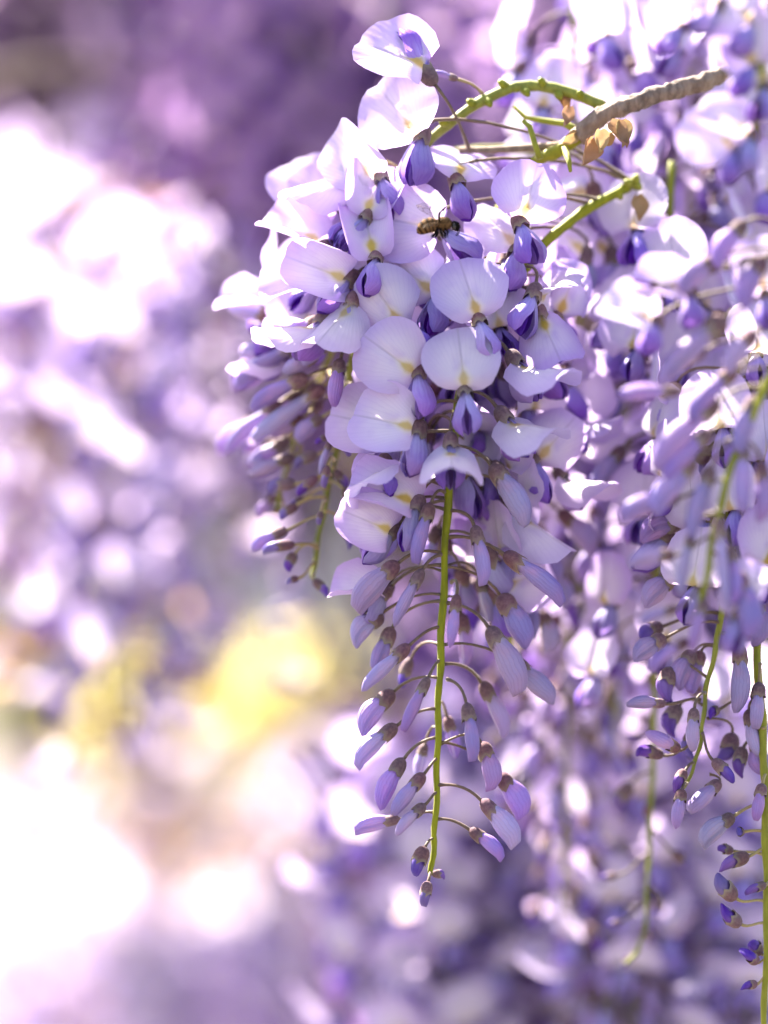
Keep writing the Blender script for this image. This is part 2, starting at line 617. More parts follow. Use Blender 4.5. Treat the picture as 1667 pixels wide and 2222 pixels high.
def add_flower(root, attach, base, X, Zh, scale=1.0, want=None, variant=None, stalk=0, spread=None, keel=True, wings=True, k_calyx=1.0, aim=None):
    """an open flower: stalk and calyx in one mesh with banner, wing and keel petals under it"""
    mw = basis(base, X, Zh, scale)
    mb = MB()
    seed = rnd.randrange(10 ** 6)
    calyx_into(mb, k_calyx, seed, 0)
    stalk_into(mb, mw, attach, base, X, 0.5 * MM, 1)
    me = mb.mesh("flower", [M['calyx'], M['pedicel'] if stalk == 0 else M['pedicel_g']])
    ml = Matrix.Translation(-root.location) @ mw
    f = link("flower", me, root, ml)
    if variant is None:
        ang = want if want is not None else math.radians(95)
        cands = sorted(BANNERS[:27], key=lambda b: abs(b[1] - ang))[:3]
        variant = rnd.choice(cands)
    else:
        variant = BANNERS[variant]
    jit = Matrix.Rotation(rnd.uniform(-.08, .08), 4, 'X') @ Matrix.Diagonal((1, rnd.choice((-1, 1)) * rnd.uniform(.95, 1.04), rnd.uniform(.96, 1.03), 1))
    if aim is not None:
        Bw, Nw = aim
        Bw = Bw.normalized()
        Nw = (Nw - Bw * Nw.dot(Bw)).normalized()
        q = mw.to_3x3().normalized().inverted()
        bl, nl = q @ Bw, q @ Nw
        a0 = variant[3]
        b0 = Vector((math.cos(a0), 0, math.sin(a0)))
        n0 = Vector((math.sin(a0), 0, -math.cos(a0)))
        F0 = Matrix((b0, n0, b0.cross(n0))).transposed()
        F1 = Matrix((bl, nl, bl.cross(nl))).transposed()
        R = (F1 @ F0.inverted()).to_4x4()
        piv = Vector((4.2, 0, 0.9)) * MM
        jit = Matrix.Translation(piv) @ R @ Matrix.Translation(-piv) @ Matrix.Diagonal((1, rnd.choice((-1, 1)), 1, 1))
    link("banner_petal", variant[0], f, jit)
    if wings:
        wv = WINGS[spread if spread is not None else rnd.choice((0, 0, 1, 1, 2))]
        for k in (0, 1):
            link("wing_petal", wv[k], f, Matrix.Rotation(rnd.uniform(-.06, .06), 4, 'Y'))
    if keel:
        link("keel_petal", KEEL, f, Matrix.Identity(4))
    return f


def add_bud(root, attach, base, tip, Zh, width=1.0, flat=1.0, stalk=0, variant=None, small=False):
    d = tip - base
    L = d.length
    s = L / (0.0142 if small else 0.017)
    w = width * 0.92 * (0.75 + 0.25 * s) if s > 0.75 else width * s * 1.12
    mw = basis(base, d, Zh, (s, w * flat, w))
    mb = MB()
    kc = 0.95 if not small else 1.2
    calyx_into(mb, kc, rnd.randrange(10 ** 6), 0, length=5.0 / max(0.75, s) if s > 1 else 5.2, rmax=2.75 if not small else 2.45)
    stalk_into(mb, mw, attach, base, d, 0.46 * MM, 1)
    me = mb.mesh("bud", [M['calyx'], M['pedicel'] if stalk == 0 else M['pedicel_g']])
    b = link("bud", me, root, Matrix.Translation(-root.location) @ mw)
    link("bud_petal", BUDS_S[rnd.randrange(3)] if small else BUDS[variant if variant is not None else rnd.randrange(len(BUDS))], b, Matrix.Identity(4))
    return b


class Rachis:
    def __init__(self, pts, r0, r1, tip=None):
        # resample a smooth polyline
        P = [Vector(p) for p in pts]
        out = []
        for i in range(len(P) - 1):
            a = P[max(0, i - 1)]
            b, c = P[i], P[i + 1]
            d = P[min(len(P) - 1, i + 2)]
            for k in range(5):
                t = k / 5
                out.append(0.5 * ((2 * b) + (c - a) * t + (2 * a - 5 * b + 4 * c - d) * t * t + (3 * b - a - 3 * c + d) * t ** 3))
        out.append(P[-1])
        self.p = out
        self.cum = [0.0]
        for i in range(1, len(out)):
            self.cum.append(self.cum[-1] + (out[i] - out[i - 1]).length)
        self.len = self.cum[-1]
        self.r0, self.r1 = r0, r1

    def point(self, t):
        s = t * self.len
        for i in range(1, len(self.p)):
            if self.cum[i] >= s:
                f = (s - self.cum[i - 1]) / max(1e-9, self.cum[i] - self.cum[i - 1])
                return self.p[i - 1].lerp(self.p[i], f)
        return self.p[-1].copy()

    def near_z(self, z):
        best = min(self.p, key=lambda q: abs(q.z - z))
        return best.copy()

    def build(self, root, name="stem", mat='stem', sides=10):
        mb = MB()
        if sides >= 40:
            q = [self.point(i / 119) for i in range(120)]
            self.p, self.cum = q, [self.len * i / 119 for i in range(120)]
        n = len(self.p)
        r = random.Random(n)
        jr = 0.0 if sides >= 40 else 1.0
        rad = [(self.r0 + (self.r1 - self.r0) * self.cum[i] / self.len) * (1 + r.uniform(-.09, .14) * jr) for i in range(n)]
        wob = self.r0 * 0.16 * jr
        mb.tube([p - root.location + Vector((math.sin(k * .9 + n) * wob, math.cos(k * .7) * wob, 0)) for k, p in enumerate(self.p)], rad, sides, 0)
        return link(name, mb.mesh(name, [M[mat]]), root)


def px_flower(root, rach, b, c, w, d=0.0, bd=2.0, tw=-6.0, scale=1.0, at_px=None, side=False, n=None, **kw):
    """b, c, w: photo pixels of flower base, banner centre and wing tip; d depth in mm; bd, tw: depth of banner centre and wing tip relative to d"""
    base0 = at(*b, d)
    ctr = at(*c, d + bd)
    wt = at(*w, d + tw)
    X = (wt - base0).normalized()
    B = (ctr - base0).normalized()
    Zh = B - X * B.dot(X)
    vp = Vector((0, -1, 0))
    vp = vp - X * vp.dot(X)
    aim = None
    if side:
        if Zh.length < 0.3:
            Zh = Zh + vp * 0.5
    else:
        Zh = Zh + vp * 0.9
        N = Vector(n) if n else Vector((rnd.uniform(-.3, .3), -1, rnd.uniform(-.15, .35)))
        aim = (B, N)
        if 'variant' not in kw or kw['variant'] is None:
            kw['variant'] = rnd.choice((8, 9, 12, 13, 27, 28, 29, 30, 31, 32, 33))
    want = math.acos(max(-1, min(1, X.dot(B))))
    base = base0 - X * 0.0042 * scale
    if at_px is not None:
        a = at(*at_px) if len(at_px) == 3 else at(*at_px, 0)
    else:
        a = rach.near_z(base.z + 0.006)
    return add_flower(root, a, base, X, Zh, scale, want=want, aim=aim, **kw)


def px_bud(root, rach, b, t, d=0.0, td=-2.0, at_px=None, width=1.0, **kw):
    base = at(*b, d)
    tip = at(*t, d + td)
    if at_px is not None:
        a = at(*at_px) if len(at_px) == 3 else rach.near_z(at(*at_px, 0).z)
    else:
        a = rach.near_z(base.z + 0.006)
    side = base - a
    Z = Vector((side.x, side.y - 0.004, 0.004))
    return add_bud(root, a, base, tip, Z, width, **kw)


GOLD = math.radians(137.5)


def gen_flowers(root, rach, n, t0, t1, open_t, bud_t, seed, az=None, gap=None, dens=1.0, smin=0.55, add=None):
    """grow flowers down a stem in a spiral; open above open_t, buds below bud_t"""
    r = random.Random(seed)
    ph = r.uniform(0, 6.28)
    for i in range(n):
        t = t0 + (t1 - t0) * (i + 0.5) / n
        a = ph + i * GOLD + r.uniform(-.25, .25)
        if az is not None:
            a = az[0] + (az[1] - az[0]) * r.random()
        out = Vector((math.cos(a), math.sin(a), 0))
        P = rach.point(t)
        tt = t + r.uniform(-.06, .06)
        mature = 1 - max(0.0, (tt - open_t) / (1 - open_t + 1e-6))
        if tt < bud_t:
            L = r.uniform(0.016, 0.023)
            base = P + out * L * 0.85 + Vector((0, 0, -L * r.uniform(-.1, .3)))
            X = out * r.uniform(0.35, 0.8) + Vector((r.uniform(-.2, .2), r.uniform(-.2, .2), -0.75))
            Z = Vector((0, 0, 1)) + out * 0.3 + Vector((r.uniform(-.35, .35), r.uniform(-.35, .35), 0))
            hood = tt > open_t
            want = math.radians(r.uniform(22, 45) if hood else r.uniform(85, 150))
            if add is None:
                add_flower(root, P, base, X, Z, r.uniform(0.88, 1.02) if not hood else r.uniform(.8, .92), want=want, spread=0 if hood else None)
            else:
                add('flower', P, base, X, Z, r.uniform(0.88, 1.05), want, r)
        else:
            m = max(0.12, 1 - (tt - bud_t) / max(1e-6, 1.02 - bud_t))
            L = 0.007 + 0.011 * m + r.uniform(-.001, .002)
            base = P + out * L * 0.85 + Vector((0, 0, -L * r.uniform(.1, .5)))
            bl = (smin + (1 - smin) * m) * 0.0175 * r.uniform(.9, 1.1)
            X = out * r.uniform(0.35, 0.9) + Vector((r.uniform(-.2, .2), r.uniform(-.2, .2), -0.9))
            Z = out + Vector((0, 0, 0.5))
            if add is None:
                add_bud(root, P, base, base + X.normalized() * bl, Z, r.uniform(.9, 1.1), small=m < .3)
            else:
                add('bud', P, base, X, Z, bl / 0.017, 0, r)


# ------------------------------------------------------------------ far blossoms joined per raceme (low detail)
def lod_flower(reflex, fold, seed):
    mb = MB()
    b, _ = banner_geo(reflex, fold, seed, 3, 10)
    V, F, UV, MI = b.arrays()
    mb.raw(V, F, UV, [0] * len(F))
    for sd in (-1, 1):
        V, F, UV, MI = wing_geo(sd, 0.4, seed, 5, 4).arrays()
        mb.raw(V, F, UV, [1] * len(F))
    calyx_into(mb, 1.0, seed, 2, 3, 6)
    return mb.arrays()


def lod_bud(seed):
    mb = MB()
    V, F, UV, MI = bud_geo(seed, 1.0, 6, 7).arrays()
    mb.raw(V, F, UV, [3] * len(F))
    calyx_into(mb, 1.0, seed, 2, 3, 6)
    return mb.arrays()


LODF = [(lod_flower(rf, fo, 200 + i), rf) for i, (rf, fo) in enumerate(((35, .1), (70, .02), (88, -.03), (104, .03), (118, -.05)))]
LODB = [lod_bud(230 + i) for i in range(3)]


def lod_raceme_meshes(seed, length, n, open_t, bud_t):
    r = random.Random(seed)
    pts = [Vector((0, 0, 0))]
    sway = Vector((r.uniform(-.012, .012), r.uniform(-.012, .012), 0))
    for i in range(1, 6):
        f = i / 5
        pts.append(Vector((0, 0, -length * f)) + sway * f * f)
    ra = Rachis(pts, 0.0014, 0.0006)
    mb = MB()
    st = MB()
    nn = len(ra.p)
    st.tube(ra.p, [0.0014 - 0.0008 * i / nn for i in range(nn)], 6, 0)

    def add(kind, P, base, X, Z, s, want, rr):
        mw = basis(base, X, Z, s)
        if kind == 'flower':
            deg = math.degrees(want) + 12
            a = min(LODF, key=lambda q: abs(q[1] - deg - rr.uniform(-12, 12)))[0]
        else:
            a = rr.choice(LODB)
        mb.raw(*a, mat=mw)
        st.tube([P, P.lerp(base, .5) + Vector((0, 0, .001)), base], 0.0005, 4, 1, cap=False)
    gen_flowers(None, ra, n, 0.03, 0.99, open_t, bud_t, seed, add=add)
    return (st.mesh("stem", [M['stem'], M['pedicel']]),
            [mb.mesh("blossoms", q) for q in ([M['banner'], M['wing'], M['calyx'], M['bud']], [M['banner_shade'], M['wing_shade'], M['calyx'], M['wing_shade']],
                                             [M['banner_lit'], M['wing_lit'], M['calyx'], M['wing_lit']])])


# ------------------------------------------------------------------ ground, garden wall, greenery far behind
def ground():
    m, nt = new_mat("pale_gravel")
    g = NT(nt)
    tc = g.n("ShaderNodeTexCoord")
    nz = g.noise(tc.outputs["Object"], 60.0, 6.0, 0.6)
    col = g.mix(nz, (0.07, 0.06, 0.05), (0.14, 0.125, 0.10))
    g.petal(col, 0, 0.9, nz, 0.01)
    mb = MB()
    n = 12
    xs = np.linspace(-1, 1, n)
    xs = np.sign(xs) * np.abs(xs) ** 3 * 150
    P = np.zeros((n, n, 3))
    for j in range(n):
        for i in range(n):
            P[j, i] = (xs[i], xs[j], 0)
    mb.grid(P, P[:, :, :2] * 0.1)
    tag(link("ground", mb.mesh("ground", [m])), kind="structure")


ground()


def garden_wall():
    m, nt = new_mat("rendered_wall")
    g = NT(nt)
    tc = g.n("ShaderNodeTexCoord")
    nz = g.noise(tc.outputs["Object"], 3.0, 6.0, 0.6)
    col = g.mix(nz, (0.44, 0.36, 0.36), (0.60, 0.50, 0.48))
    g.petal(col, 0, 0.9, nz, 0.01)
    mb = MB()

    def box(x0, x1, y0, y1, z0, z1):
        V = [(x, y, z) for z in (z0, z1) for y in (y0, y1) for x in (x0, x1)]
        F = [(0, 2, 3, 1), (4, 5, 7, 6), (0, 1, 5, 4), (2, 6, 7, 3), (0, 4, 6, 2), (1, 3, 7, 5)]
        mb.raw(V, F, [(v[0], v[2]) for v in V], [0] * 6)
    root = empty("garden_wall", (0, 26.0, 0))
    box(-25, 25, 0, 0.3, -0.05, 4.2)
    link("wall_face", mb.mesh("wall_face", [m], False), root)
    mb = MB()
    box(-25.05, 25.05, -0.05, 0.35, 4.203, 4.35)
    link("coping", mb.mesh("coping", [m], False), root)
    tag(root, "pale mauve rendered garden wall far behind the flowers", "wall")


garden_wall()


def leaf_cloud(name, boxes, n, size, mats, seed, group_mats=None):
    """many pinnate leaflets spread through a volume, one mesh"""
    r = random.Random(seed)
    V, F, UV, MI = [], [], [], []
    for _ in range(n):
        (x0, x1, y0, y1, z0, z1) = r.choice(boxes)
        c = Vector((r.uniform(x0, x1), r.uniform(y0, y1), r.uniform(z0, z1)))
        L = size * r.uniform(.7, 1.3)
        d = Vector((r.gauss(0, 1), r.gauss(0, 1), r.gauss(-.5, .6))).normalized()
        s = d.cross(Vector((r.gauss(0, 1), r.gauss(0, 1), r.gauss(0, 1)))).normalized()
        nn = d.cross(s)
        w = L * .2
        o = len(V)
        V += [c, c + d * L * .35 + s * w + nn * w * .3, c + d * L * .35 - s * w + nn * w * .3, c + d * L * .75 + s * w * .7 + nn * w * .25,
              c + d * L * .75 - s * w * .7 + nn * w * .25, c + d * L - nn * w * .3, c + d * L * .35, c + d * L * .75]
        F += [(o, o + 1, o + 6), (o, o + 6, o + 2), (o + 1, o + 3, o + 7, o + 6), (o + 6, o + 7, o + 4, o + 2), (o + 3, o + 5, o + 7), (o + 7, o + 5, o + 4)]
        UV += [(0, 0)] * 8
        k = r.randrange(len(mats))
        MI += [k] * 6
    mb = MB()
    mb.raw([tuple(v) for v in V], F, UV, MI)
    return mb.mesh(name, mats)


# added leaf layer, unseen above the frame, put there to shade the flower curtain
shade_leaves = link("unseen_shade_leaves", leaf_cloud("unseen_shade_leaves", [(-0.22, 0.75, 0.46, 1.45, 1.84, 1.98)], 6500, 0.055, [M['leaf'], M['leaf_d']], 3))
tag(shade_leaves, kind="stuff")
back = link("wisteria_foliage", leaf_cloud("wisteria_foliage", [(-0.12, 0.6, 0.86, 1.15, 1.50, 1.98), (0.02, 0.6, 0.86, 1.15, 1.02, 1.55), (-0.4, 0.0, 0.95, 1.2, 1.62, 2.0)], 5200, 0.05, [M['leaf_d'], M['leaf_d'], M['leaf']], 4))
tag(back, kind="stuff")


bl = link("bronze_leaves", leaf_cloud("bronze_leaves", [(-0.24, -0.08, 0.36, 0.7, 1.42, 1.66), (0.0, 0.26, 0.3, 0.75, 1.18, 1.72), (-0.34, 0.0, 1.0, 1.5, 0.98, 1.30)], 620, 0.034, [M['leaf_b']], 6))
tag(bl, kind="stuff")


def shrub(name, label, cat, c, rx, rz, n, size, mats, seed):
    r = random.Random(seed)
    root = empty(name, (c[0], c[1], 0))
    boxes = []
    for _ in range(26):
        a, q, h = r.uniform(0, 6.28), r.random() ** .5, r.uniform(-1, 1)
        k = math.sqrt(max(0.05, 1 - h * h))
        x, y, z = math.cos(a) * q * k * rx, math.sin(a) * q * k * rx, h * rz
        s = rx * r.uniform(.16, .34)
        boxes.append((x - s, x + s, y - s, y + s, c[2] + z - s, c[2] + z + s))
    link("foliage", leaf_cloud("foliage", boxes, n, size, mats, seed), root)['kind'] = 'stuff'
    mb = MB()
    for _ in range(7):
        b = r.choice(boxes)
        t = Vector(((b[0] + b[1]) / 2, (b[2] + b[3]) / 2, b[4]))
        o = Vector((r.uniform(-.03, .03), r.uniform(-.03, .03), -0.02))
        mb.tube([o, o.lerp(t, .5) + Vector((r.uniform(-.02, .02), r.uniform(-.02, .02), 0)), t], [.008, .006, .003], 6)
    link("trunk", mb.mesh("trunk", [M['bark']]), root)
    tag(root, label, cat)


def far(x, y, Y):
    return at(x, y, Y * 1000)


p = far(105, 1430, 1.75)
shrub("green_shrub", "blurred green shrub beyond the white blossom at lower left", "shrub", p, 0.05, 0.085, 900, 0.045, [M['leaf_l']], 21)
p = far(330, 1615, 1.5)
shrub("yellow_shrub", "blurred shrub in yellow bloom, taller than the yellow one next to it", "shrub", p, 0.046, 0.05, 1000, 0.03, [M['leaf_y']], 22)
p = far(635, 1540, 1.8)
shrub("yellow_shrub", "blurred shrub in yellow bloom beside the stem tips of the sharp raceme", "shrub", p, 0.052, 0.056, 1000, 0.03, [M['leaf_y']], 23)

# ------------------------------------------------------------------ vines and the far racemes that hang from them
LODR = [lod_raceme_meshes(300 + i, L, n, ot, bt) for i, (L, n, ot, bt) in enumerate(
    ((0.20, 62, .55, .68), (0.25, 74, .6, .72), (0.23, 70, .8, .92), (0.28, 84, .55, .7), (0.18, 60, .85, .97), (0.20, 32, .88, .97)))]


def vine(pts, label, r0=0.006):
    root = empty("vine", pts[0])
    ra = Rachis(pts, r0, r0 * .7)
    ra.build(root, "woody_stem", 'bark', 8)
    tag(root, label, "vine", "woody vines the far racemes hang from")
    return ra


def row(Y, z, x0, x1, n, seed, label, group, kinds=(0, 1, 2, 3, 4), jz=0.02, jy=0.05, vlabel=None, sc=1.0, tone=1):
    r = random.Random(seed)
    ra = None
    if vlabel:
        m = 6
        ra = vine([Vector((x0 - .05 + (x1 - x0 + .1) * i / (m - 1), Y + r.uniform(-.02, .02), z + .012 + r.uniform(-.012, .012))) for i in range(m)], vlabel)
    for i in range(n):
        x = x0 + (x1 - x0) * (i + r.uniform(.15, .85)) / n
        k = r.choice(kinds)
        root = empty("wisteria_raceme", (x, Y + r.uniform(-jy, jy), z + r.uniform(-jz, jz * .5)))
        root.rotation_euler = (r.uniform(-.1, .1), r.uniform(-.1, .1), r.uniform(0, 6.28))
        root.scale = (sc * r.uniform(.92, 1.1),) * 3
        link("stem", LODR[k][0], root)
        b = link("blossoms", LODR[k][1][tone], root)  # tone picks plain
        b['kind'] = 'stuff'
        tag(root, label, "raceme", group)


LU = "out of focus mauve raceme hanging in the shaded mass at the upper left"
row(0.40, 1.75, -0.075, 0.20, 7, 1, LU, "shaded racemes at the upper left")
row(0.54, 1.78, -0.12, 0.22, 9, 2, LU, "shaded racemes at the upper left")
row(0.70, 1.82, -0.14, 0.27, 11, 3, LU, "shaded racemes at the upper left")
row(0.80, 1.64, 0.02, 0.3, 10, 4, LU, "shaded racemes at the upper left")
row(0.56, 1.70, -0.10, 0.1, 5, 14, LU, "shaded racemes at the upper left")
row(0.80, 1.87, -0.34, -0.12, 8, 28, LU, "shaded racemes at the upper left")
LL = "blurred sunlit lilac raceme at the left edge with white glowing petals"
row(0.58, 1.70, -0.22, -0.09, 5, 6, LL, "sunlit racemes along the left", tone=0, kinds=(5,), jz=.04, vlabel="blurred woody vine above the sunlit left racemes")
row(0.36, 1.64, -0.115, -0.075, 3, 7, LL, "sunlit racemes along the left", kinds=(5,), jz=.02, jy=.015, tone=0)
row(0.42, 1.655, -0.20, -0.15, 2, 27, LL, "sunlit racemes along the left", kinds=(5,), jz=.02, jy=.015, tone=0)
row(0.66, 1.72, -0.27, -0.14, 5, 17, LL, "sunlit racemes along the left", kinds=(5, 4), jz=.04, tone=0)
LR = "out of focus purple raceme in the deep lilac mass at the lower right"
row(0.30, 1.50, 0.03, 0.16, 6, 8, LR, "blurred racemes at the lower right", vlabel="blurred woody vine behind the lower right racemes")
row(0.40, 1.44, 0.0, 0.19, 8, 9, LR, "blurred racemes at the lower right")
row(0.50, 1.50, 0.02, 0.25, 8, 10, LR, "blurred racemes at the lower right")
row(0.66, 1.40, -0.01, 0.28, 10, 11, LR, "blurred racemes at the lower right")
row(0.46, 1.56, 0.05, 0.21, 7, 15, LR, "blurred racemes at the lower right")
LM = "softly blurred pinkish raceme hanging low between the white blur and the sharp tip"
row(0.85, 1.30, -0.15, 0.0, 4, 18, LM, "pinkish racemes low behind the sharp tip", jz=.05, tone=0)
row(1.00, 1.26, -0.28, -0.02, 6, 19, LM, "pinkish racemes low behind the sharp tip", jz=.05, kinds=(5, 4), tone=0)
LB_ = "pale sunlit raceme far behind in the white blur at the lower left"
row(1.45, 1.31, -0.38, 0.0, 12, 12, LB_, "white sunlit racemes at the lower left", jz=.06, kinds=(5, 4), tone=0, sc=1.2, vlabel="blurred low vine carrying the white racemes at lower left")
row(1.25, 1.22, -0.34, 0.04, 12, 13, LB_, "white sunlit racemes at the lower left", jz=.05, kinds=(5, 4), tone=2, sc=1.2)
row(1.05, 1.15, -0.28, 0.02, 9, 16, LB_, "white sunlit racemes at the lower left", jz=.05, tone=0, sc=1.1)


row(0.17, 1.475, 0.055, 0.15, 4, 20, LR, "blurred racemes at the lower right", kinds=(0, 3), tone=0, jz=.03, jy=.03)
row(0.23, 1.45, -0.01, 0.15, 6, 21, LR, "blurred racemes at the lower right", kinds=(0, 3, 1), tone=0, jz=.03, jy=.03)
# ------------------------------------------------------------------ racemes near the plane of focus
def raceme_root(p, label, group=None):
    root = empty("wisteria_raceme", p)
    tag(root, label, "raceme", group)
    return root


def mid_raceme(pts, label, n, t0, open_t, bud_t, seed, r0=1.25, az=None, smin=.5):
    P = [at(*q) for q in pts]
    root = raceme_root(P[0], label)
    ra = Rachis(P, r0 * MM, 0.6 * MM)
    ra.build(root)
    gen_flowers(root, ra, n, t0, 0.99, open_t, bud_t, seed, az=az, smin=smin)
    return root, ra


mid_raceme([(1240, -180, 70), (1250, 200, 70), (1262, 600, 72), (1255, 1000, 75), (1265, 1400, 75)], "softly blurred full raceme just right of the raceme with the bee", 46, .1, .55, .66, 31)
mid_raceme([(1370, -200, 95), (1375, 300, 95), (1360, 800, 97), (1350, 1250, 99), (1330, 1640, 100)], "blurred long raceme between the sharp raceme and the right-hand stems", 50, .05, .5, .62, 32)
mid_raceme([(1500, -250, 85), (1495, 100, 85), (1500, 500, 86), (1490, 850, 86), (1480, 1150, 86)], "blurred bright raceme hanging behind the cut grey twig end", 26, .05, .6, .7, 33)
mid_raceme([(1640, -220, 85), (1635, 200, 85), (1630, 600, 86), (1640, 1000, 86), (1632, 1300, 86)], "blurred raceme at the right edge behind the yellow stem", 26, .05, .6, .72, 34)
mid_raceme([(1120, 700, 120), (1130, 1100, 120), (1140, 1500, 122), (1150, 1800, 124)], "blurred lilac raceme behind the lower buds of the sharp raceme", 34, .1, .3, .42, 35)
mid_raceme([(1250, 900, 105), (1240, 1300, 106), (1230, 1700, 108), (1215, 2000, 110)], "blurred raceme with pale drooping buds right of the sharp tip", 34, .1, .3, .4, 36)
mid_raceme([(1570, -200, 65), (1578, 150, 65), (1575, 450, 66), (1570, 720, 66)], "overexposed white raceme at the upper right corner", 18, .05, .8, .95, 37)
mid_raceme([(1460, 350, 40), (1450, 600, 40), (1455, 800, 42), (1440, 1000, 44)], "pale raceme with open white flowers left of the yellow stem", 15, .15, .75, .9, 38)

# stem with few buds behind, lower right
P = [at(*q) for q in ((1425, 900, 55), (1425, 1300, 55), (1417, 1630, 55), (1411, 1800, 55), (1404, 1920, 55), (1400, 2010, 55), (1384, 2060, 54), (1358, 2092, 52))]
root = raceme_root(P[0], "thin bare green stem with a hooked tip, blurred at the lower right")
ra = Rachis(P, 1.35 * MM, 0.55 * MM)
ra.build(root)
for b, t in (((1366, 2085), (1350, 2098)), ((1372, 2078), (1352, 2076)), ((1398, 2030), (1420, 2042)), ((1340, 1900), (1300, 1905)), ((1345, 2000), (1318, 2005)), ((1435, 1960), (1425, 1985)), ((1405, 1745), (1410, 1790)), ((1460, 1850), (1500, 1880)), ((1370, 1700), (1330, 1760))):
    px_bud(root, ra, b, t, d=55, td=2, small=True)
gen_flowers(root, ra, 16, 0.02, .5, .7, .75, 39)

# ---- raceme with sharp dark buds, right of the picture
P = [at(*q) for q in ((1600, 700, 12), (1590, 900, 12), (1580, 1150, 10), (1563, 1348, 6), (1549, 1424, 4), (1532, 1500, 4), (1526, 1564, 4), (1518, 1621, 4), (1504, 1667, 4), (1484, 1712, 4))]
root = raceme_root(P[0], "raceme with a bent green stem and dark sharp buds near the right edge")
ra = Rachis(P, 1.5 * MM, 0.55 * MM)
ra.build(root)
for b, t, d, a, w in (
        ((1604, 1398), (1608, 1545), -2, (1569, 1374), 1.0), ((1445, 1528), (1363, 1522), 2, (1521, 1519), .8), ((1507, 1536), (1501, 1628), -6, (1530, 1503), .95),
        ((1459, 1449), (1434, 1519), 6, (1535, 1470), 1.1), ((1506, 1412), (1460, 1490), 8, (1555, 1400), 1.1), ((1522, 1412), (1496, 1503), 10, (1555, 1405), 1.0),
        ((1474, 1628), (1409, 1590), 0, (1508, 1600), 1.15), ((1440, 1640), (1377, 1624), 8, (1512, 1615), .9), ((1546, 1649), (1597, 1697), 0, (1524, 1590), .95),
        ((1481, 1712), (1465, 1796), -3, (1490, 1700), 1.05), ((1563, 1695), (1498, 1756), 4, (1540, 1680), 1.1), ((1487, 1672), (1462, 1712), 0, (1504, 1655), 1.25),
        ((1560, 1540), (1536, 1550), 6, (1600, 1520), 1.4), ((1625, 1539), (1644, 1645), 4, (1660, 1500), 1.0), ((1614, 1621), (1597, 1687), 8, (1655, 1600), 1.0),
        ((1590, 1590), (1568, 1660), 12, (1535, 1559), 1.1), ((1445, 1384), (1372, 1429), 4, (1560, 1350), 1.2), ((1439, 1359), (1383, 1378), 12, (1560, 1330), 1.2),
        ((1465, 1246), (1394, 1313), 6, (1570, 1240), 1.25), ((1481, 1131), (1383, 1155), 8, (1575, 1120), 1.3), ((1625, 1080), (1655, 1240), 8, (1590, 1060), 1.1),
        ((1620, 1200), (1650, 1330), 10, (1575, 1170), 1.1), ((1640, 1300), (1655, 1400), 6, (1570, 1290), 1.0), ((1600, 1120), (1622, 1230), 0, (1585, 1090), 1.1),
        ((1500, 1590), (1488, 1640), 10, (1522, 1580), 1.1), ((1475, 1530), (1440, 1590), 14, (1525, 1530), 1.1)):
    px_bud(root, ra, b, t, d=d, td=-3, at_px=(*a, d * .3 + 3), width=w, small=math.dist(b, t) < 75)
gen_flowers(root, ra, 20, 0.02, .5, .7, .9, 41)

# ---- straight stem at the right edge
P = [at(*q) for q in ((1650, 900, 10), (1647, 1150, 8), (1645, 1432, 4), (1655, 1579, 2), (1659, 1700, 0), (1662, 1850, 0), (1664, 1960, 0), (1662, 2100, 0), (1657, 2222, 0), (1650, 2300, 0))]
root = raceme_root(P[0], "straight yellow green stem with small buds along the right edge")
ra = Rachis(P, 1.5 * MM, 0.9 * MM)
ra.build(root)
for b, t, a, d, w in (
        ((1594, 1770), (1518, 1825), (1658, 1745), 0, .95), ((1626, 1858), (1557, 1881), (1662, 1840), -1, 1.0), ((1591, 1847), (1552, 1838), (1662, 1858), 6, 1.2),
        ((1612, 1805), (1600, 1806), (1661, 1806), 0, 2.2), ((1598, 1950), (1549, 1900), (1663, 1957), 0, 1.1), ((1662, 1920), (1619, 1933), (1668, 1915), -3, 1.1),
        ((1608, 2006), (1560, 1970), (1663, 2004), 0, 1.2), ((1642, 2090), (1616, 2062), (1662, 2080), 0, 1.5), ((1652, 2070), (1625, 2042), (1664, 2070), 5, 1.5),
        ((1643, 2136), (1608, 2140), (1660, 2118), 0, 1.2), ((1655, 1700), (1640, 1780), (1662, 1680), -4, 1.1), ((1640, 1600), (1660, 1690), (1658, 1580), 5, 1.1),
        ((1648, 1480), (1640, 1580), (1650, 1440), -4, 1.1), ((1700, 1990), (1740, 1960), (1664, 2000), 2, 1.2), ((1700, 1800), (1750, 1850), (1660, 1780), 2, 1.2)):
    px_bud(root, ra, b, t, d=d, td=-2, at_px=(*a, 0), width=w, stalk=1, small=math.dist(b, t) < 75)
gen_flowers(root, ra, 12, 0.02, .28, .5, .7, 43)

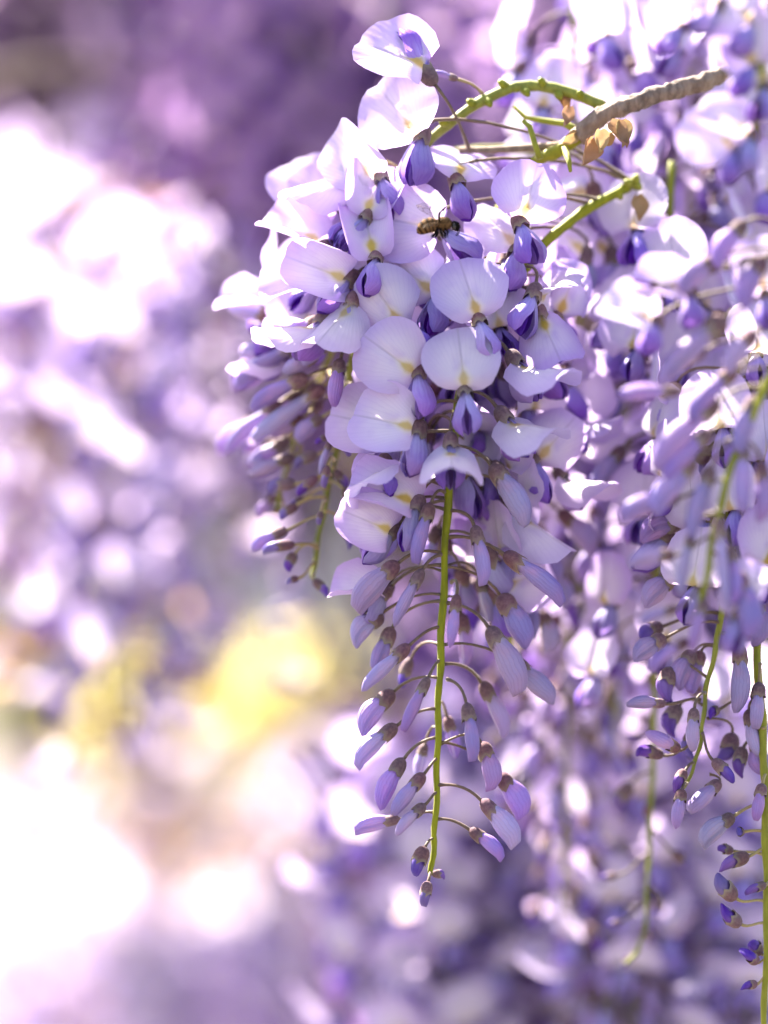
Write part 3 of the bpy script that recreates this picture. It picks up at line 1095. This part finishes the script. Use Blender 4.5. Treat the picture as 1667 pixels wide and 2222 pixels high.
# ---- raceme in front of the plane of focus, blurred pink buds
P = [at(*q) for q in ((1790, 560, -55), (1700, 760, -55), (1610, 950, -54), (1566, 1090, -53), (1545, 1180, -52), (1530, 1270, -52), (1515, 1330, -52))]
root = raceme_root(P[0], "near raceme with blurred pinkish buds slanting down left of its yellow stem")
ra = Rachis(P, 1.5 * MM, 0.8 * MM)
ra.build(root)
for b, t, w in (
        ((1575, 690), (1425, 835), 1.5), ((1600, 800), (1490, 900), 1.2), ((1560, 870), (1410, 1005), 1.35), ((1545, 935), (1440, 1035), 1.1), ((1510, 1000), (1410, 1105), 1.2),
        ((1475, 1080), (1345, 1112), 1.15), ((1465, 1205), (1362, 1214), 1.1), ((1505, 1150), (1470, 1290), .8), ((1530, 1300), (1500, 1410), 1.1),
        ((1470, 1320), (1385, 1350), .8), ((1495, 1390), (1410, 1445), 1.0), ((1560, 1120), (1578, 1320), 1.0), ((1615, 960), (1610, 1110), 1.1),
        ((1545, 1010), (1495, 1170), 1.1), ((1600, 1240), (1640, 1380), 1.3), ((1585, 1180), (1600, 1310), 1.0), ((1430, 620), (1370, 600), 1.2), ((1480, 850), (1335, 850), 1.0),
        ((1650, 1000), (1660, 1130), 1.1)):
    px_bud(root, ra, b, t, d=-52, td=-4, width=w * .74)
for b, c, w in (((1425, 705), (1375, 690), (1395, 770)), ((1660, 640), (1650, 590), (1670, 740)), ((1500, 640), (1450, 630), (1490, 740)), ((1600, 1340), (1630, 1290), (1590, 1440))):
    px_flower(root, ra, b, c, w, d=-50, scale=.8, n=(-.3, -.7, .6), variant=29)
for b, t in (((1560, 560), (1470, 620)), ((1620, 480), (1540, 570)), ((1640, 720), (1570, 800)), ((1640, 860), (1600, 980)), ((1660, 560), (1600, 660)), ((1530, 760), (1450, 800))):
    px_bud(root, ra, b, t, d=-52, td=-4, width=.95)

# ---- overexposed blurred raceme in front of the twig, upper right corner
P = [at(*q) for q in ((1720, -320, -62), (1690, -100, -62), (1660, 100, -62), (1640, 260, -60), (1632, 340, -60))]
root = raceme_root(P[0], "near blurred raceme of big pale petals in front of the end of the grey twig")
ra = Rachis(P, 1.4 * MM, 0.9 * MM)
ra.build(root)
for b, c, w, n in (((1640, 150), (1620, 90), (1570, 215), (-.4, -.6, .6)), ((1640, 60), (1590, 20), (1570, 130), (-.3, -.8, .4)), ((1480, 60), (1440, 10), (1420, 110), (-.6, -.7, .3)),
                   ((1660, 190), (1640, 150), (1640, 270), (-.1, -.7, .6)), ((1560, 20), (1500, -20), (1480, 70), (-.3, -.7, .6)), ((1630, 300), (1580, 270), (1600, 380), (-.4, -.8, .3)),
                   ((1600, 330), (1560, 310), (1570, 400), (-.5, -.6, .5))):
    px_flower(root, ra, b, c, w, d=-60, scale=.85, n=n)

# ---- two racemes to the left, one behind the other
P = [at(*q) for q in ((1310, 232, 12), (1235, 200, 12), (1150, 186, 12), (1080, 202, 12), (1000, 250, 12), (925, 315, 14), (865, 430, 18), (820, 560, 20), (787, 690, 20), (768, 775, 20),
                      (752, 860, 26), (735, 945, 28), (716, 1050, 28), (700, 1130, 28), (686, 1200, 28), (680, 1255, 28))]
root = raceme_root(P[0], "left raceme on the arching green stalk with white glowing top flowers")
LA = Rachis(P, 1.75 * MM, 0.85 * MM)
LA.build(root)
mbk = MB()
for i, (x, y, dx, dy) in enumerate(((1180, 185, -8, -14), (1100, 190, -16, -14), (1262, 212, -4, -14), (1055, 215, 10, 14), (1210, 200, 6, 14), (970, 270, -14, -6), (1135, 192, 12, 14), (1030, 228, -14, -10))):
    a = at(x, y, 12) - root.location
    b = at(x + dx, y + dy, 9) - root.location
    mbk.tube([a, a.lerp(b, .6), b], [1.6 * MM, 1.3 * MM, .7 * MM], 8)
link("stalk_scar", mbk.mesh("stalk_scar", [M['stem']]), root)['kind'] = 'stuff'
flowersL = [
    # base, banner centre, wing tip, depth, bd, tw, options
    ((829, 388), (777, 335), (850, 470), 10, 4, -4, dict(at_px=(880, 375, 18), stalk=1, n=(-.75, -.6, .25), variant=29)),
    ((752, 372), (690, 420), (700, 470), 14, -3, 0, dict(at_px=(860, 440, 18), variant=2, side=True)),
    ((745, 450), (690, 440), (720, 520), 22, 4, 6, dict(at_px=(840, 480, 18))),
    ((700, 541), (636, 518), (592, 592), 12, 3, 2, dict(at_px=(820, 540, 20), n=(-.2, -.6, .7), variant=31)),
    ((795, 475), (815, 425), (735, 545), 8, 5, -4, dict(at_px=(840, 480, 18), scale=.95)),
    ((775, 480), (790, 430), (752, 500), 14, 6, -4, dict(at_px=(840, 480, 18), scale=.95)),
    ((758, 610), (690, 585), (675, 690), 6, -1, -4, dict(at_px=(800, 620, 20))),
    ((815, 566), (805, 520), (790, 640), 2, 6, -8, dict(at_px=(820, 560, 20))),
    ((880, 708), (835, 645), (900, 740), 0, 1, -5, dict(at_px=(800, 650, 20), variant=27, n=(-.35, -.9, 0))),
    ((695, 615), (625, 640), (600, 700), 16, -3, 3, dict(at_px=(790, 680, 22), n=(-.3, -.6, .6), variant=29, scale=.9)),
    ((765, 660), (738, 690), (728, 760), 3, -5, -4, dict(at_px=(790, 690, 20), variant=1, side=True)),
    ((700, 700), (650, 730), (625, 800), 6, -2, -2, dict(at_px=(785, 700, 20), variant=3, side=True)),
    ((585, 665), (528, 672), (530, 740), 40, 2, 6, dict(at_px=(775, 740, 22), variant=31, n=(-.2, -.5, .8), scale=.8)),
    ((860, 890), (815, 830), (760, 860), 8, 4, 2, dict(at_px=(750, 870, 22), variant=27, n=(-.75, -.6, 0))),
    ((690, 470), (660, 420), (640, 470), 26, 5, 5, dict(at_px=(830, 520, 20))),
    ((900, 590), (860, 560), (930, 640), 10, 3, -3, dict(at_px=(825, 540, 20))),
    ((870, 470), (820, 440), (850, 540), 16, 4, 0, dict(at_px=(850, 470, 20))),
]
for b, c, w, d, bd, tw, kw in flowersL:
    px_flower(root, LA, b, c, w, d, bd, tw, **kw)
for b, t, d, td, w, a in (
        ((740, 778), (722, 879), 4, -2, 1.05, (770, 745, 20)), ((668, 816), (540, 882), 18, 8, 1.0, (760, 800, 22)), ((719, 953), (692, 1027), 14, -2, .7, (738, 935, 22)),
        ((735, 950), (762, 990), 14, 0, 1.0, (738, 930, 22)), ((712, 945), (683, 962), 18, 0, 1.0, (738, 930, 22)), ((640, 1050), (576, 1057), 26, 4, .9, (715, 1045, 22)),
        ((645, 1095), (603, 1125), 24, 2, .9, (708, 1080, 22)), ((623, 1150), (541, 1187), 20, 4, .8, (702, 1120, 22)), ((640, 1182), (566, 1190), 18, 0, .8, (690, 1190, 22)),
        ((648, 1255), (618, 1262), 20, 0, 1.2, (684, 1220, 22)), ((680, 1258), (716, 1290), 20, 0, 1.1, (681, 1245, 22)), ((640, 1200), (620, 1240), 22, 0, 1.2, (690, 1180, 22)),
        ((712, 1010), (700, 1060), 12, 0, .9, (725, 1000, 22)), ((725, 1020), (760, 1060), 24, 0, .9, (722, 1010, 22)), ((740, 1130), (770, 1190), 26, 0, .9, (705, 1110, 22)),
        ((752, 905), (705, 955), 16, 0, 1.0, (745, 880, 24)), ((765, 850), (745, 925), 18, 0, 1.05, (752, 830, 24)), ((700, 905), (640, 950), 24, 2, 1.0, (742, 890, 24)), ((690, 985), (630, 1010), 26, 2, .9, (728, 975, 26)),
        ((745, 1060), (790, 1110), 22, 0, 1.0, (716, 1045, 26)), ((690, 1035), (640, 1075), 20, 2, .85, (718, 1030, 26)),
        ((697, 1110), (690, 1140), 14, 0, 1.2, (706, 1085, 22)), ((660, 1080), (625, 1100), 30, 0, .9, (708, 1060, 22)), ((700, 870), (640, 930), 36, 5, 1.0, (750, 850, 22))):
    px_bud(root, LA, b, t, d=d, td=td, width=w, at_px=a, stalk=1 if b[1] > 900 else 0, small=math.dist(b, t) < 75)

P = [at(*q) for q in ((1240, 330, 46), (1120, 325, 46), (1000, 330, 46), (900, 370, 46), (800, 480, 46), (750, 640, 44), (715, 775, 42), (690, 835, 42), (648, 930, 44), (615, 1040, 46), (600, 1110, 46))]
root = raceme_root(P[0], "blurred raceme behind the left one with long white buds pointing left")
LBr = Rachis(P, 1.5 * MM, 0.7 * MM)
LBr.build(root)
for b, t, d, td, w in (((641, 743), (500, 842), 44, 16, 1.3), ((695, 835), (546, 952), 38, 14, 1.05), ((568, 905), (469, 983), 52, 16, 1.0), ((629, 953), (540, 1008), 36, 6, .95),
                       ((641, 990), (538, 1030), 32, 6, .9), ((600, 1075), (555, 1120), 46, 2, 1.0), ((600, 960), (530, 970), 56, 6, .9), ((668, 770), (612, 800), 30, 4, 1.2), ((610, 1110), (560, 1105), 46, 3, 1.0)):
    px_bud(root, LBr, b, t, d=d, td=td, width=w, stalk=1)
for b, t, d, td, w in (((600, 690), (488, 664), 34, 8, 1.1), ((655, 738), (505, 838), 22, 10, 1.15), ((700, 690), (606, 740), 12, 0, 1.1), ((705, 838), (548, 952), 22, 8, .95),
                       ((690, 772), (612, 806), 16, 2, 1.15), ((620, 772), (522, 760), 34, 6, 1.1), ((610, 872), (480, 978), 34, 8, .9), ((640, 700), (560, 745), 22, 4, 1.0),
                       ((660, 905), (585, 945), 30, 4, 1.0), ((600, 1010), (545, 1000), 34, 4, .9), ((720, 740), (655, 790), 10, 0, 1.0), ((650, 850), (590, 905), 36, 4, 1.0)):
    px_bud(root, LBr, b, t, d=d, td=td, width=w, stalk=1)
gen_flowers(root, LBr, 9, 0.42, .68, .6, .9, 51, az=(2.0, 4.6))

# ---- raceme behind the sharp one
P = [at(*q) for q in ((1262, 292, 8), (1215, 325, 10), (1165, 352, 14), (1105, 430, 24), (1047, 545, 24), (1045, 650, 30), (1085, 820, 36), (1110, 1000, 38), (1115, 1220, 40), (1108, 1420, 40))]
root = raceme_root(P[0], "softly blurred raceme hidden behind the sharp one on the thick green stalk")
HB = Rachis(P, 2.1 * MM, 0.8 * MM)
HB.build(root)
gen_flowers(root, HB, 36, 0.36, .93, .6, .72, 52)
for b, c, w, d, bd, tw, kw in (
        ((1120, 548), (1085, 512), (1105, 625), 6, 4, -6, {}), ((1205, 690), (1222, 645), (1200, 770), 14, 3, -2, {}), ((1160, 1000), (1200, 955), (1189, 1083), 12, 4, -3, {}),
        ((1080, 1010), (1058, 965), (1040, 1100), 18, 3, -3, {}), ((1110, 1190), (1098, 1130), (1090, 1240), 18, 3, -3, {}), ((1120, 1105), (1180, 1150), (1150, 1240), 12, -4, 2, dict(variant=2, side=True)),
        ((1078, 1290), (1135, 1262), (1149, 1408), 14, 5, 2, {}), ((1290, 420), (1240, 430), (1300, 520), 34, 4, 4, {}), ((1270, 560), (1225, 520), (1250, 640), 34, 4, 4, {}),
        ((1330, 560), (1290, 520), (1330, 640), 44, 4, 4, {}), ((1220, 800), (1250, 860), (1230, 900), 40, 2, 4, {})):
    px_flower(root, HB, b, c, w, d, bd, tw, **kw)

# ---- the sharp raceme
P = [at(*q) for q in ((1378, 398, 24), (1320, 428, 20), (1245, 474, 16), (1182, 530, 13), (1132, 592, 11), (1080, 660, 9), (1030, 750, 6), (1000, 850, 3), (983, 960, 1), (972, 1085, 0),
                      (966, 1200, 0), (960, 1340, 0), (955, 1450, 0), (951, 1560, 0), (949, 1660, 0), (946, 1760, 0), (941, 1840, 0), (935, 1895, 0))]
hero = raceme_root(P[0], "sharp lilac raceme in the middle, open above and in bud below")
HR = Rachis(P, 1.6 * MM, 0.85 * MM)
HR.build(hero, sides=12)
mbk = MB()
for x, y, dx, dy in ((1378, 398, 4, -18), (1370, 400, -14, -6), (1380, 402, 10, 6), (1340, 418, 8, 12), (1290, 448, -6, -10), (1230, 484, 8, 8)):
    a = at(x, y, 22) - hero.location
    b = at(x + dx, y + dy, 20) - hero.location
    mbk.tube([a, a.lerp(b, .6), b], [1.7 * MM, 1.3 * MM, .8 * MM], 8)
link("stalk_scar", mbk.mesh("stalk_scar", [M['stem']]), hero)['kind'] = 'stuff'
flowersH = [
    ((1039, 698), (1022, 648), (1081, 811), -8, 4, -7, dict(variant=7, spread=0, n=(.05, -1, .02))),
    ((909, 812), (858, 775), (906, 919), -8, 3, -4, dict(variant=11, n=(-.25, -1, .1))),
    ((1009, 850), (1002, 795), (1018, 971), -14, 4, -7, dict(variant=11, spread=1, n=(0, -1, .18))),
    ((1117, 786), (1175, 772), (1184, 896), -4, -7, -5, dict(variant=3, side=True)),
    ((1094, 908), (1148, 915), (1160, 1010), -6, -8, -4, dict(variant=3, side=True)),
    ((1156, 640), (1172, 616), (1126, 742), -2, 10, -6, dict(n=(-.1, -.9, -.45))),
    ((1172, 684), (1190, 720), (1196, 765), 2, -6, -3, dict(variant=1, side=True)),
    ((1128, 488), (1146, 420), (1164, 568), -2, 5, -5, dict(variant=8, n=(.1, -1, .2))),
    ((990, 396), (990, 370), (1034, 515), 4, 9, -8, {}),
    ((960, 500), (892, 488), (1012, 556), 6, 3, -2, dict(variant=11, spread=2, scale=1.1)),
    ((915, 300), (864, 238), (889, 398), 4, 5, -4, dict(scale=1.12, variant=12, n=(-.25, -1, .15))),
    ((926, 158), (868, 138), (850, 55), 2, 2, 2, dict(variant=13, at_px=(1018, 324, 14), scale=1.12, n=(-.1, -.7, .55))),
    ((909, 938), (846, 924), (880, 1073), -9, 3, -4, dict(variant=32, n=(-.35, -.85, .35))),
    ((857, 940), (795, 925), (825, 1010), 4, 3, -2, {}),
    ((838, 1006), (800, 985), (845, 1065), -2, -2, -5, dict(variant=3, scale=.85, side=True)),
    ((905, 1100), (828, 1078), (866, 1218), -6, 2, -2, dict(variant=31, n=(-.3, -.7, .5))),
    ((850, 1158), (795, 1135), (754, 1258), 0, -2, -2, dict(variant=28, n=(-.4, -.8, .3), scale=.9)),
    ((978, 966), (980, 1000), (977, 1083), -12, -6, -6, dict(variant=3, spread=1, side=True)),
    ((952, 640), (900, 598), (930, 720), 4, 4, -5, dict(variant=27, n=(-.5, -.8, .2))),
    ((1010, 1030), (1020, 985), (1030, 1110), 12, 5, -2, {}),
    ((1100, 560), (1120, 530), (1096, 630), 12, 5, -3, {}),
    ((835, 1290), (740, 1296), (760, 1385), 6, 3, 0, dict(variant=31, n=(-.3, -.6, .7), scale=.8)),
    ((960, 690), (925, 660), (920, 730), 8, 5, -3, {}),
]
for b, c, w, d, bd, tw, kw in flowersH:
    px_flower(hero, HR, b, c, w, d, bd, tw, **kw)
budsH = [
    ((992, 1289), (977, 1407), -12, -2, (980, 1263), .85), ((918, 1235), (853, 1358), -5, -3, (965, 1203), .82), ((1060, 1361), (1137, 1498), -4, -4, (967, 1308), 1.05),
    ((1108, 1435), (1207, 1524), 5, 0, (957, 1400), 1.2), ((889, 1400), (783, 1498), -6, -3, (957, 1361), .9), ((852, 1361), (812, 1464), 6, -2, (958, 1304), 1.0),
    ((930, 1469), (874, 1586), -6, -3, (956, 1432), .8), ((1012, 1525), (1031, 1650), -9, -3, (971, 1474), .98), ((1044, 1480), (1105, 1592), 10, 2, (957, 1442), .9),
    ((1044, 1610), (1078, 1711), 0, -2, (951, 1618), 1.05), ((1082, 1679), (1144, 1765), 5, 0, (950, 1610), 1.05), ((855, 1500), (772, 1585), 4, -2, (953, 1471), 1.1),
    ((862, 1574), (766, 1655), 0, -2, (951, 1538), .95), ((877, 1646), (814, 1751), -2, -3, (951, 1600), 1.0), ((921, 1679), (851, 1765), -5, -3, (950, 1645), 1.0),
    ((923, 1746), (857, 1805), -4, -3, (948, 1719), .95), ((869, 1778), (768, 1795), 3, 0, (945, 1763), .72), ((1044, 1736), (1127, 1828), -2, -3, (948, 1704), .95),
    ((1019, 1800), (1096, 1856), -2, -3, (945, 1778), .85), ((923, 1837), (897, 1903), -3, -1, (942, 1818), 1.2), ((930, 1912), (917, 1969), -3, -1, (935, 1890), 1.15),
    ((938, 1897), (968, 1897), 2, 2, (936, 1885), 1.2), ((923, 1613), (903, 1685), 16, 2, (950, 1580), .95), ((970, 1554), (992, 1640), 16, 2, (952, 1530), .95),
    ((892, 1428), (868, 1492), 18, 2, (956, 1400), .9), ((1066, 1009), (1152, 1132), -6, -5, (985, 968), 1.12), ((1029, 1140), (1056, 1267), -6, -3, (975, 1108), .92),
    ((1093, 1201), (1230, 1300), -2, 2, (970, 1166), .95), ((936, 1091), (897, 1220), -10, -2, (966, 1068), 1.0), ((865, 1221), (765, 1315), -4, -2, (960, 1200), 1.1),
    ((1000, 1330), (1015, 1440), 18, 2, (962, 1300), 1.1), ((1040, 1250), (1075, 1340), 14, 2, (965, 1230), 1.0), ((850, 1260), (800, 1340), 12, 2, (962, 1240), 1.2),
    ((1085, 1290), (1150, 1405), 6, 0, (962, 1230), 1.25), ((830, 1330), (757, 1388), 6, 0, (958, 1290), 1.3)]
for b, t, d, td, a, w in budsH:
    px_bud(hero, HR, b, t, d=d, td=td, at_px=(*a, 0), width=w, small=math.dist(b, t) < 72)
px_bud(hero, HR, (994, 172), (937, 155), d=8, td=0, at_px=(1048, 203, 12), width=.9, stalk=1)
gen_flowers(hero, HR, 30, 0.18, .60, .95, .97, 53, az=(0.15, math.pi - .15))

# ------------------------------------------------------------------ woody twig at the upper right
br = empty("woody_twig", at(1300, 250, 8))
wood = Rachis([at(*q) for q in ((1760, 60, 30), (1640, 125, 20), (1525, 178, 12), (1440, 204, 9), (1365, 226, 8), (1315, 246, 8), (1280, 272, 8), (1252, 300, 8))], 2.0 * MM, 3.0 * MM)
wo = wood.build(br, "wood", 'bark', 40)
for v in wo.data.vertices:
    q = v.co + Vector((0.3, 0.1, 0.7))
    n = 1.1 * noise.noise(q * 190) + .7 * noise.noise(q * 480) + .45 * noise.noise(q * 1300)
    v.co += v.normal * n * 0.0008
mb = MB()
mb.tube([at(*q) - br.location for q in ((1262, 300, 12), (1210, 316, 14), (1130, 322, 16), (1060, 326, 16), (996, 325, 16))], [1.5 * MM, 1.2 * MM, 1.25 * MM, 1.1 * MM, 1.0 * MM], 8)
link("dead_shoot", mb.mesh("dead_shoot", [M['bark']]), br)
mb = MB()
mb.tube([at(*q) - br.location for q in ((1262, 288, 8), (1225, 268, 12), (1180, 262, 14), (1140, 255, 16), (1115, 230, 16))], [1.3 * MM, 1.1 * MM, 1.0 * MM, .8 * MM, .6 * MM], 8)
mb.tube([at(*q) - br.location for q in ((1172, 345, 6), (1160, 310, 6), (1150, 275, 7), (1135, 262, 8))], [1.0 * MM, .9 * MM, .9 * MM, .7 * MM], 8)
mb.tube([at(*q) - br.location for q in ((1225, 320, 8), (1235, 350, 4), (1238, 372, 2))], [1.2 * MM, .8 * MM, .5 * MM], 8)
link("green_shoot", mb.mesh("green_shoot", [M['stem']]), br)


def scale_leaf(c, L, d, s, seed):
    r = random.Random(seed)
    d = d.normalized()
    s = (s - d * s.dot(d)).normalized()
    n = d.cross(s)
    nv, nu = 9, 7
    P = np.zeros((nv, nu, 3))
    UV = np.zeros((nv, nu, 2))
    for j in range(nv):
        v = j / (nv - 1)
        w = L * .38 * math.sin(math.pi * (0.06 + .94 * v) ** .8) + 1e-5
        for i in range(nu):
            u = i / (nu - 1) * 2 - 1
            h = L * (.22 * u * u - .25 * v * v + .05 * math.sin(9 * v + 4 * u + seed)) + r.uniform(-.02, .02) * L
            P[j, i] = c + d * (L * v) + s * (u * w) + n * h
            UV[j, i] = (u, v)
    m2 = MB()
    m2.grid(P, UV)
    return m2


for i, (x, y, L, dx, dz, dp) in enumerate(((1290, 300, 9, -.35, -1, -3), (1320, 268, 9, .7, -.7, -4), (1345, 262, 8, .2, -1, -3), (1300, 282, 7, .1, -1, -5), (1232, 232, 6, -.1, -1, 0), (1380, 425, 8, .2, -1, 16),
                                           (1330, 290, 6, -.8, -.6, -2), (1215, 205, 6, .5, -1, 8), (1250, 285, 6, -.8, -.8, 2))):
    m2 = scale_leaf(at(x, y, dp + 4) - br.location, L * MM, Vector((dx, -.3, dz)), Vector((.8, .5, .3)), i)
    link("dry_scale", m2.mesh("dry_scale", [M['dry']]), br)
tag(br, "grey woody twig with dry brown scales at the upper right", "twig")

# ------------------------------------------------------------------ honey bee

def bee():
    m, nt = new_mat("bee_body")
    g = NT(nt)
    uvv, u, v = g.uv()
    tc = g.n("ShaderNodeTexCoord")
    nz = g.noise(tc.outputs["Object"], 1500.0, 4.0, 0.7)
    fine = g.noise(tc.outputs["Object"], 5000.0, 2.0, 0.6)
    # u: 0 abdomen, 0.5 thorax, 0.8 head, 1 leg ; v along the abdomen
    band = g.math('SINE', g.math('MULTIPLY', v, 6.2832 * 5.5))
    ab = g.mix(g.smooth(band, 0.15, 0.75), (0.10, 0.046, 0.017), (0.010, 0.006, 0.004))
    ab = g.mix(g.math('MULTIPLY', g.smooth(g.math('MULTIPLY', band, -1), 0.80, 1.0), 0.7), ab, (0.22, 0.15, 0.08))
    th = g.mix(g.smooth(nz, 0.35, 0.7), (0.035, 0.019, 0.009), (0.14, 0.075, 0.032))
    col = g.mix(g.math('GREATER_THAN', u, 0.25), ab, th)
    col = g.mix(g.math('GREATER_THAN', u, 0.65), col, (0.003, 0.002, 0.0015))
    col = g.mix(g.math('MULTIPLY', g.smooth(fine, 0.55, 0.8), 0.12), col, (0.08, 0.05, 0.025))
    g.petal(col, 0.0, 0.85, fine, 0.0002, spec=0.08)

    ax = Vector((60, 0, 9)).normalized()
    org = at(945, 492, -15)
    root = empty("honey_bee", org)

    def L(px, py, d=0.0):
        return at(px, py, -15 + d) - org

    def blob(mb, pts, rads, code, sides=14, squash=1.0):
        n = len(pts)
        o = mb.n
        mb.tube(pts, rads, sides, 0)
        UV = mb.uv[-1]
        UV[:, 1] = np.repeat(np.linspace(0, 1, n), sides)
        UV[:, 0] = code
    mb = MB()
    # abdomen, curved down at its tip
    blob(mb, [L(905, 506), L(909, 503), L(916, 497), L(925, 491), L(934, 488), L(943, 488), L(950, 488)],
         [x * MM for x in (.15, 1.1, 1.85, 2.2, 2.25, 2.0, 1.5)], 0.0)
    blob(mb, [L(949, 488), L(954, 487), L(961, 485), L(969, 486), L(976, 489), L(980, 491)], [x * MM for x in (1.4, 1.9, 2.15, 2.05, 1.5, .7)], 0.5)
    blob(mb, [L(979, 490), L(983, 488), L(988, 491), L(991, 496), L(990, 502)], [x * MM for x in (.45, 1.35, 1.65, 1.25, .4)], 0.8)
    body = link("body", mb.mesh("body", [m]), root)

    def leg(pts, rads):
        q = MB()
        blob(q, pts, [x * MM for x in rads], 1.0, 8)
        link("leg", q.mesh("leg", [m]), root)
    leg([L(953, 481, -2), L(953, 471, -3), L(954, 462, -3.2), L(957, 459, -3.2), L(963, 454, -3.2), L(966, 450, -3.2), L(973, 448, -3.2)], (.34, .40, .48, .3, .48, .28, .16))
    leg([L(950, 497, -1.5), L(945, 506, -3), L(938, 514, -3.2), L(939, 516, -3.2)], (.42, .5, .44, .2))
    leg([L(956, 498, -1.5), L(957, 504, -3.2), L(960, 510, -3.5), L(962, 519, -3.6)], (.42, .5, .4, .2))
    leg([L(966, 497, -1.2), L(972, 503, -2.5), L(970, 510, -2.8), L(972, 515, -2.8)], (.3, .34, .24, .12))
    leg([L(948, 496, 1.5), L(950, 506, 2.5), L(946, 514, 2.6), L(945, 517, 2.6)], (.3, .36, .28, .12))
    leg([L(960, 497, 1.5), L(966, 506, 2.5), L(966, 514, 2.6), L(968, 517, 2.6)], (.3, .34, .25, .12))
    for dd, off in ((-.9, 0), (.9, 3)):
        q = MB()
        blob(q, [L(991, 496, dd), L(995 + off, 500, dd * 1.4), L(992 + off, 507, dd * 1.7), L(989 + off, 512, dd * 1.8)], [.16 * MM, .14 * MM, .13 * MM, .1 * MM], 1.0, 6)
        link("antenna", q.mesh("antenna", [m]), root)
    me, nt2 = new_mat("bee_eye")
    g2 = NT(nt2)
    g2.petal((0.02, 0.012, 0.01), 0.0, 0.25)
    for dd in (-1.25, 1.25):
        q = MB()
        c = L(985.5, 492, dd)
        n = 7
        pts = [c + Vector((0, 0, 1)) * (math.cos(math.pi * i / (n - 1)) * -1.15 * MM) for i in range(n)]
        q.tube(pts, [max(.02, .62 * math.sin(math.pi * i / (n - 1))) * MM for i in range(n)], 10)
        link("eye", q.mesh("eye", [me]), root)
    # wings
    mw, nt3 = new_mat("bee_wing")
    g3 = NT(nt3)
    uvv, u, v = g3.uv()
    vor = g3.n("ShaderNodeTexVoronoi", feature='DISTANCE_TO_EDGE')
    mp = g3.n("ShaderNodeMapping")
    g3.l(uvv, mp.inputs[0])
    mp.inputs["Scale"].default_value = (2.2, 3.6, 1)
    g3.l(mp.outputs[0], vor.inputs["Vector"])
    vor.inputs["Scale"].default_value = 1.6
    line = g3.smooth(vor.outputs["Distance"], 0.06, 0.02)
    pr = g3.n("ShaderNodeBsdfPrincipled")
    pr.inputs["Base Color"].default_value = (0.09, 0.045, 0.018, 1)
    pr.inputs["Roughness"].default_value = 0.55
    pr.inputs["Specular IOR Level"].default_value = 0.15
    tr = g3.n("ShaderNodeBsdfTransparent")
    mx = g3.n("ShaderNodeMixShader")
    g3.val(mx.inputs[0], g3.math('MULTIPLY_ADD', line, 0.6, 0.22))
    g3.l(tr.outputs[0], mx.inputs[1])
    g3.l(pr.outputs[0], mx.inputs[2])
    out = g3.n("ShaderNodeOutputMaterial")
    g3.l(mx.outputs[0], out.inputs[0])

    def wing(root_p, tip_p, wid, nrm):
        d = tip_p - root_p
        s = d.normalized().cross(nrm).normalized()
        nn = s.cross(d.normalized())
        nv, nu = 10, 6
        P = np.zeros((nv, nu, 3))
        UV = np.zeros((nv, nu, 2))
        for j in range(nv):
            f = j / (nv - 1)
            w = wid * (0.12 + .88 * math.sin(min(1, f * 1.25) * math.pi / 2)) * math.sqrt(max(.002, 1 - max(0, (f - .7) / .3) ** 2))
            for i in range(nu):
                q = i / (nu - 1)
                P[j, i] = root_p + d * f + s * (w * (q - .25)) + nn * (0.25 * MM * math.sin(q * 6) + .5 * MM * math.sin(f * 3))
                UV[j, i] = (f, q)
        q = MB()
        q.grid(P, UV)
        link("wing", q.mesh("wing", [mw]), root)
    wing(L(958, 484, -1.8), L(917, 497, -3.4), 3.2 * MM, Vector((.15, -1, .5)))
    wing(L(954, 487, -1.9), L(925, 499, -3.0), 2.4 * MM, Vector((.15, -1, .3)))
    wing(L(958, 481, 1.0), L(903, 446, 3.0), 3.2 * MM, Vector((.2, -1, .2)))
    tag(root, "brown honey bee on an open flower of the sharp raceme", "bee")


bee()
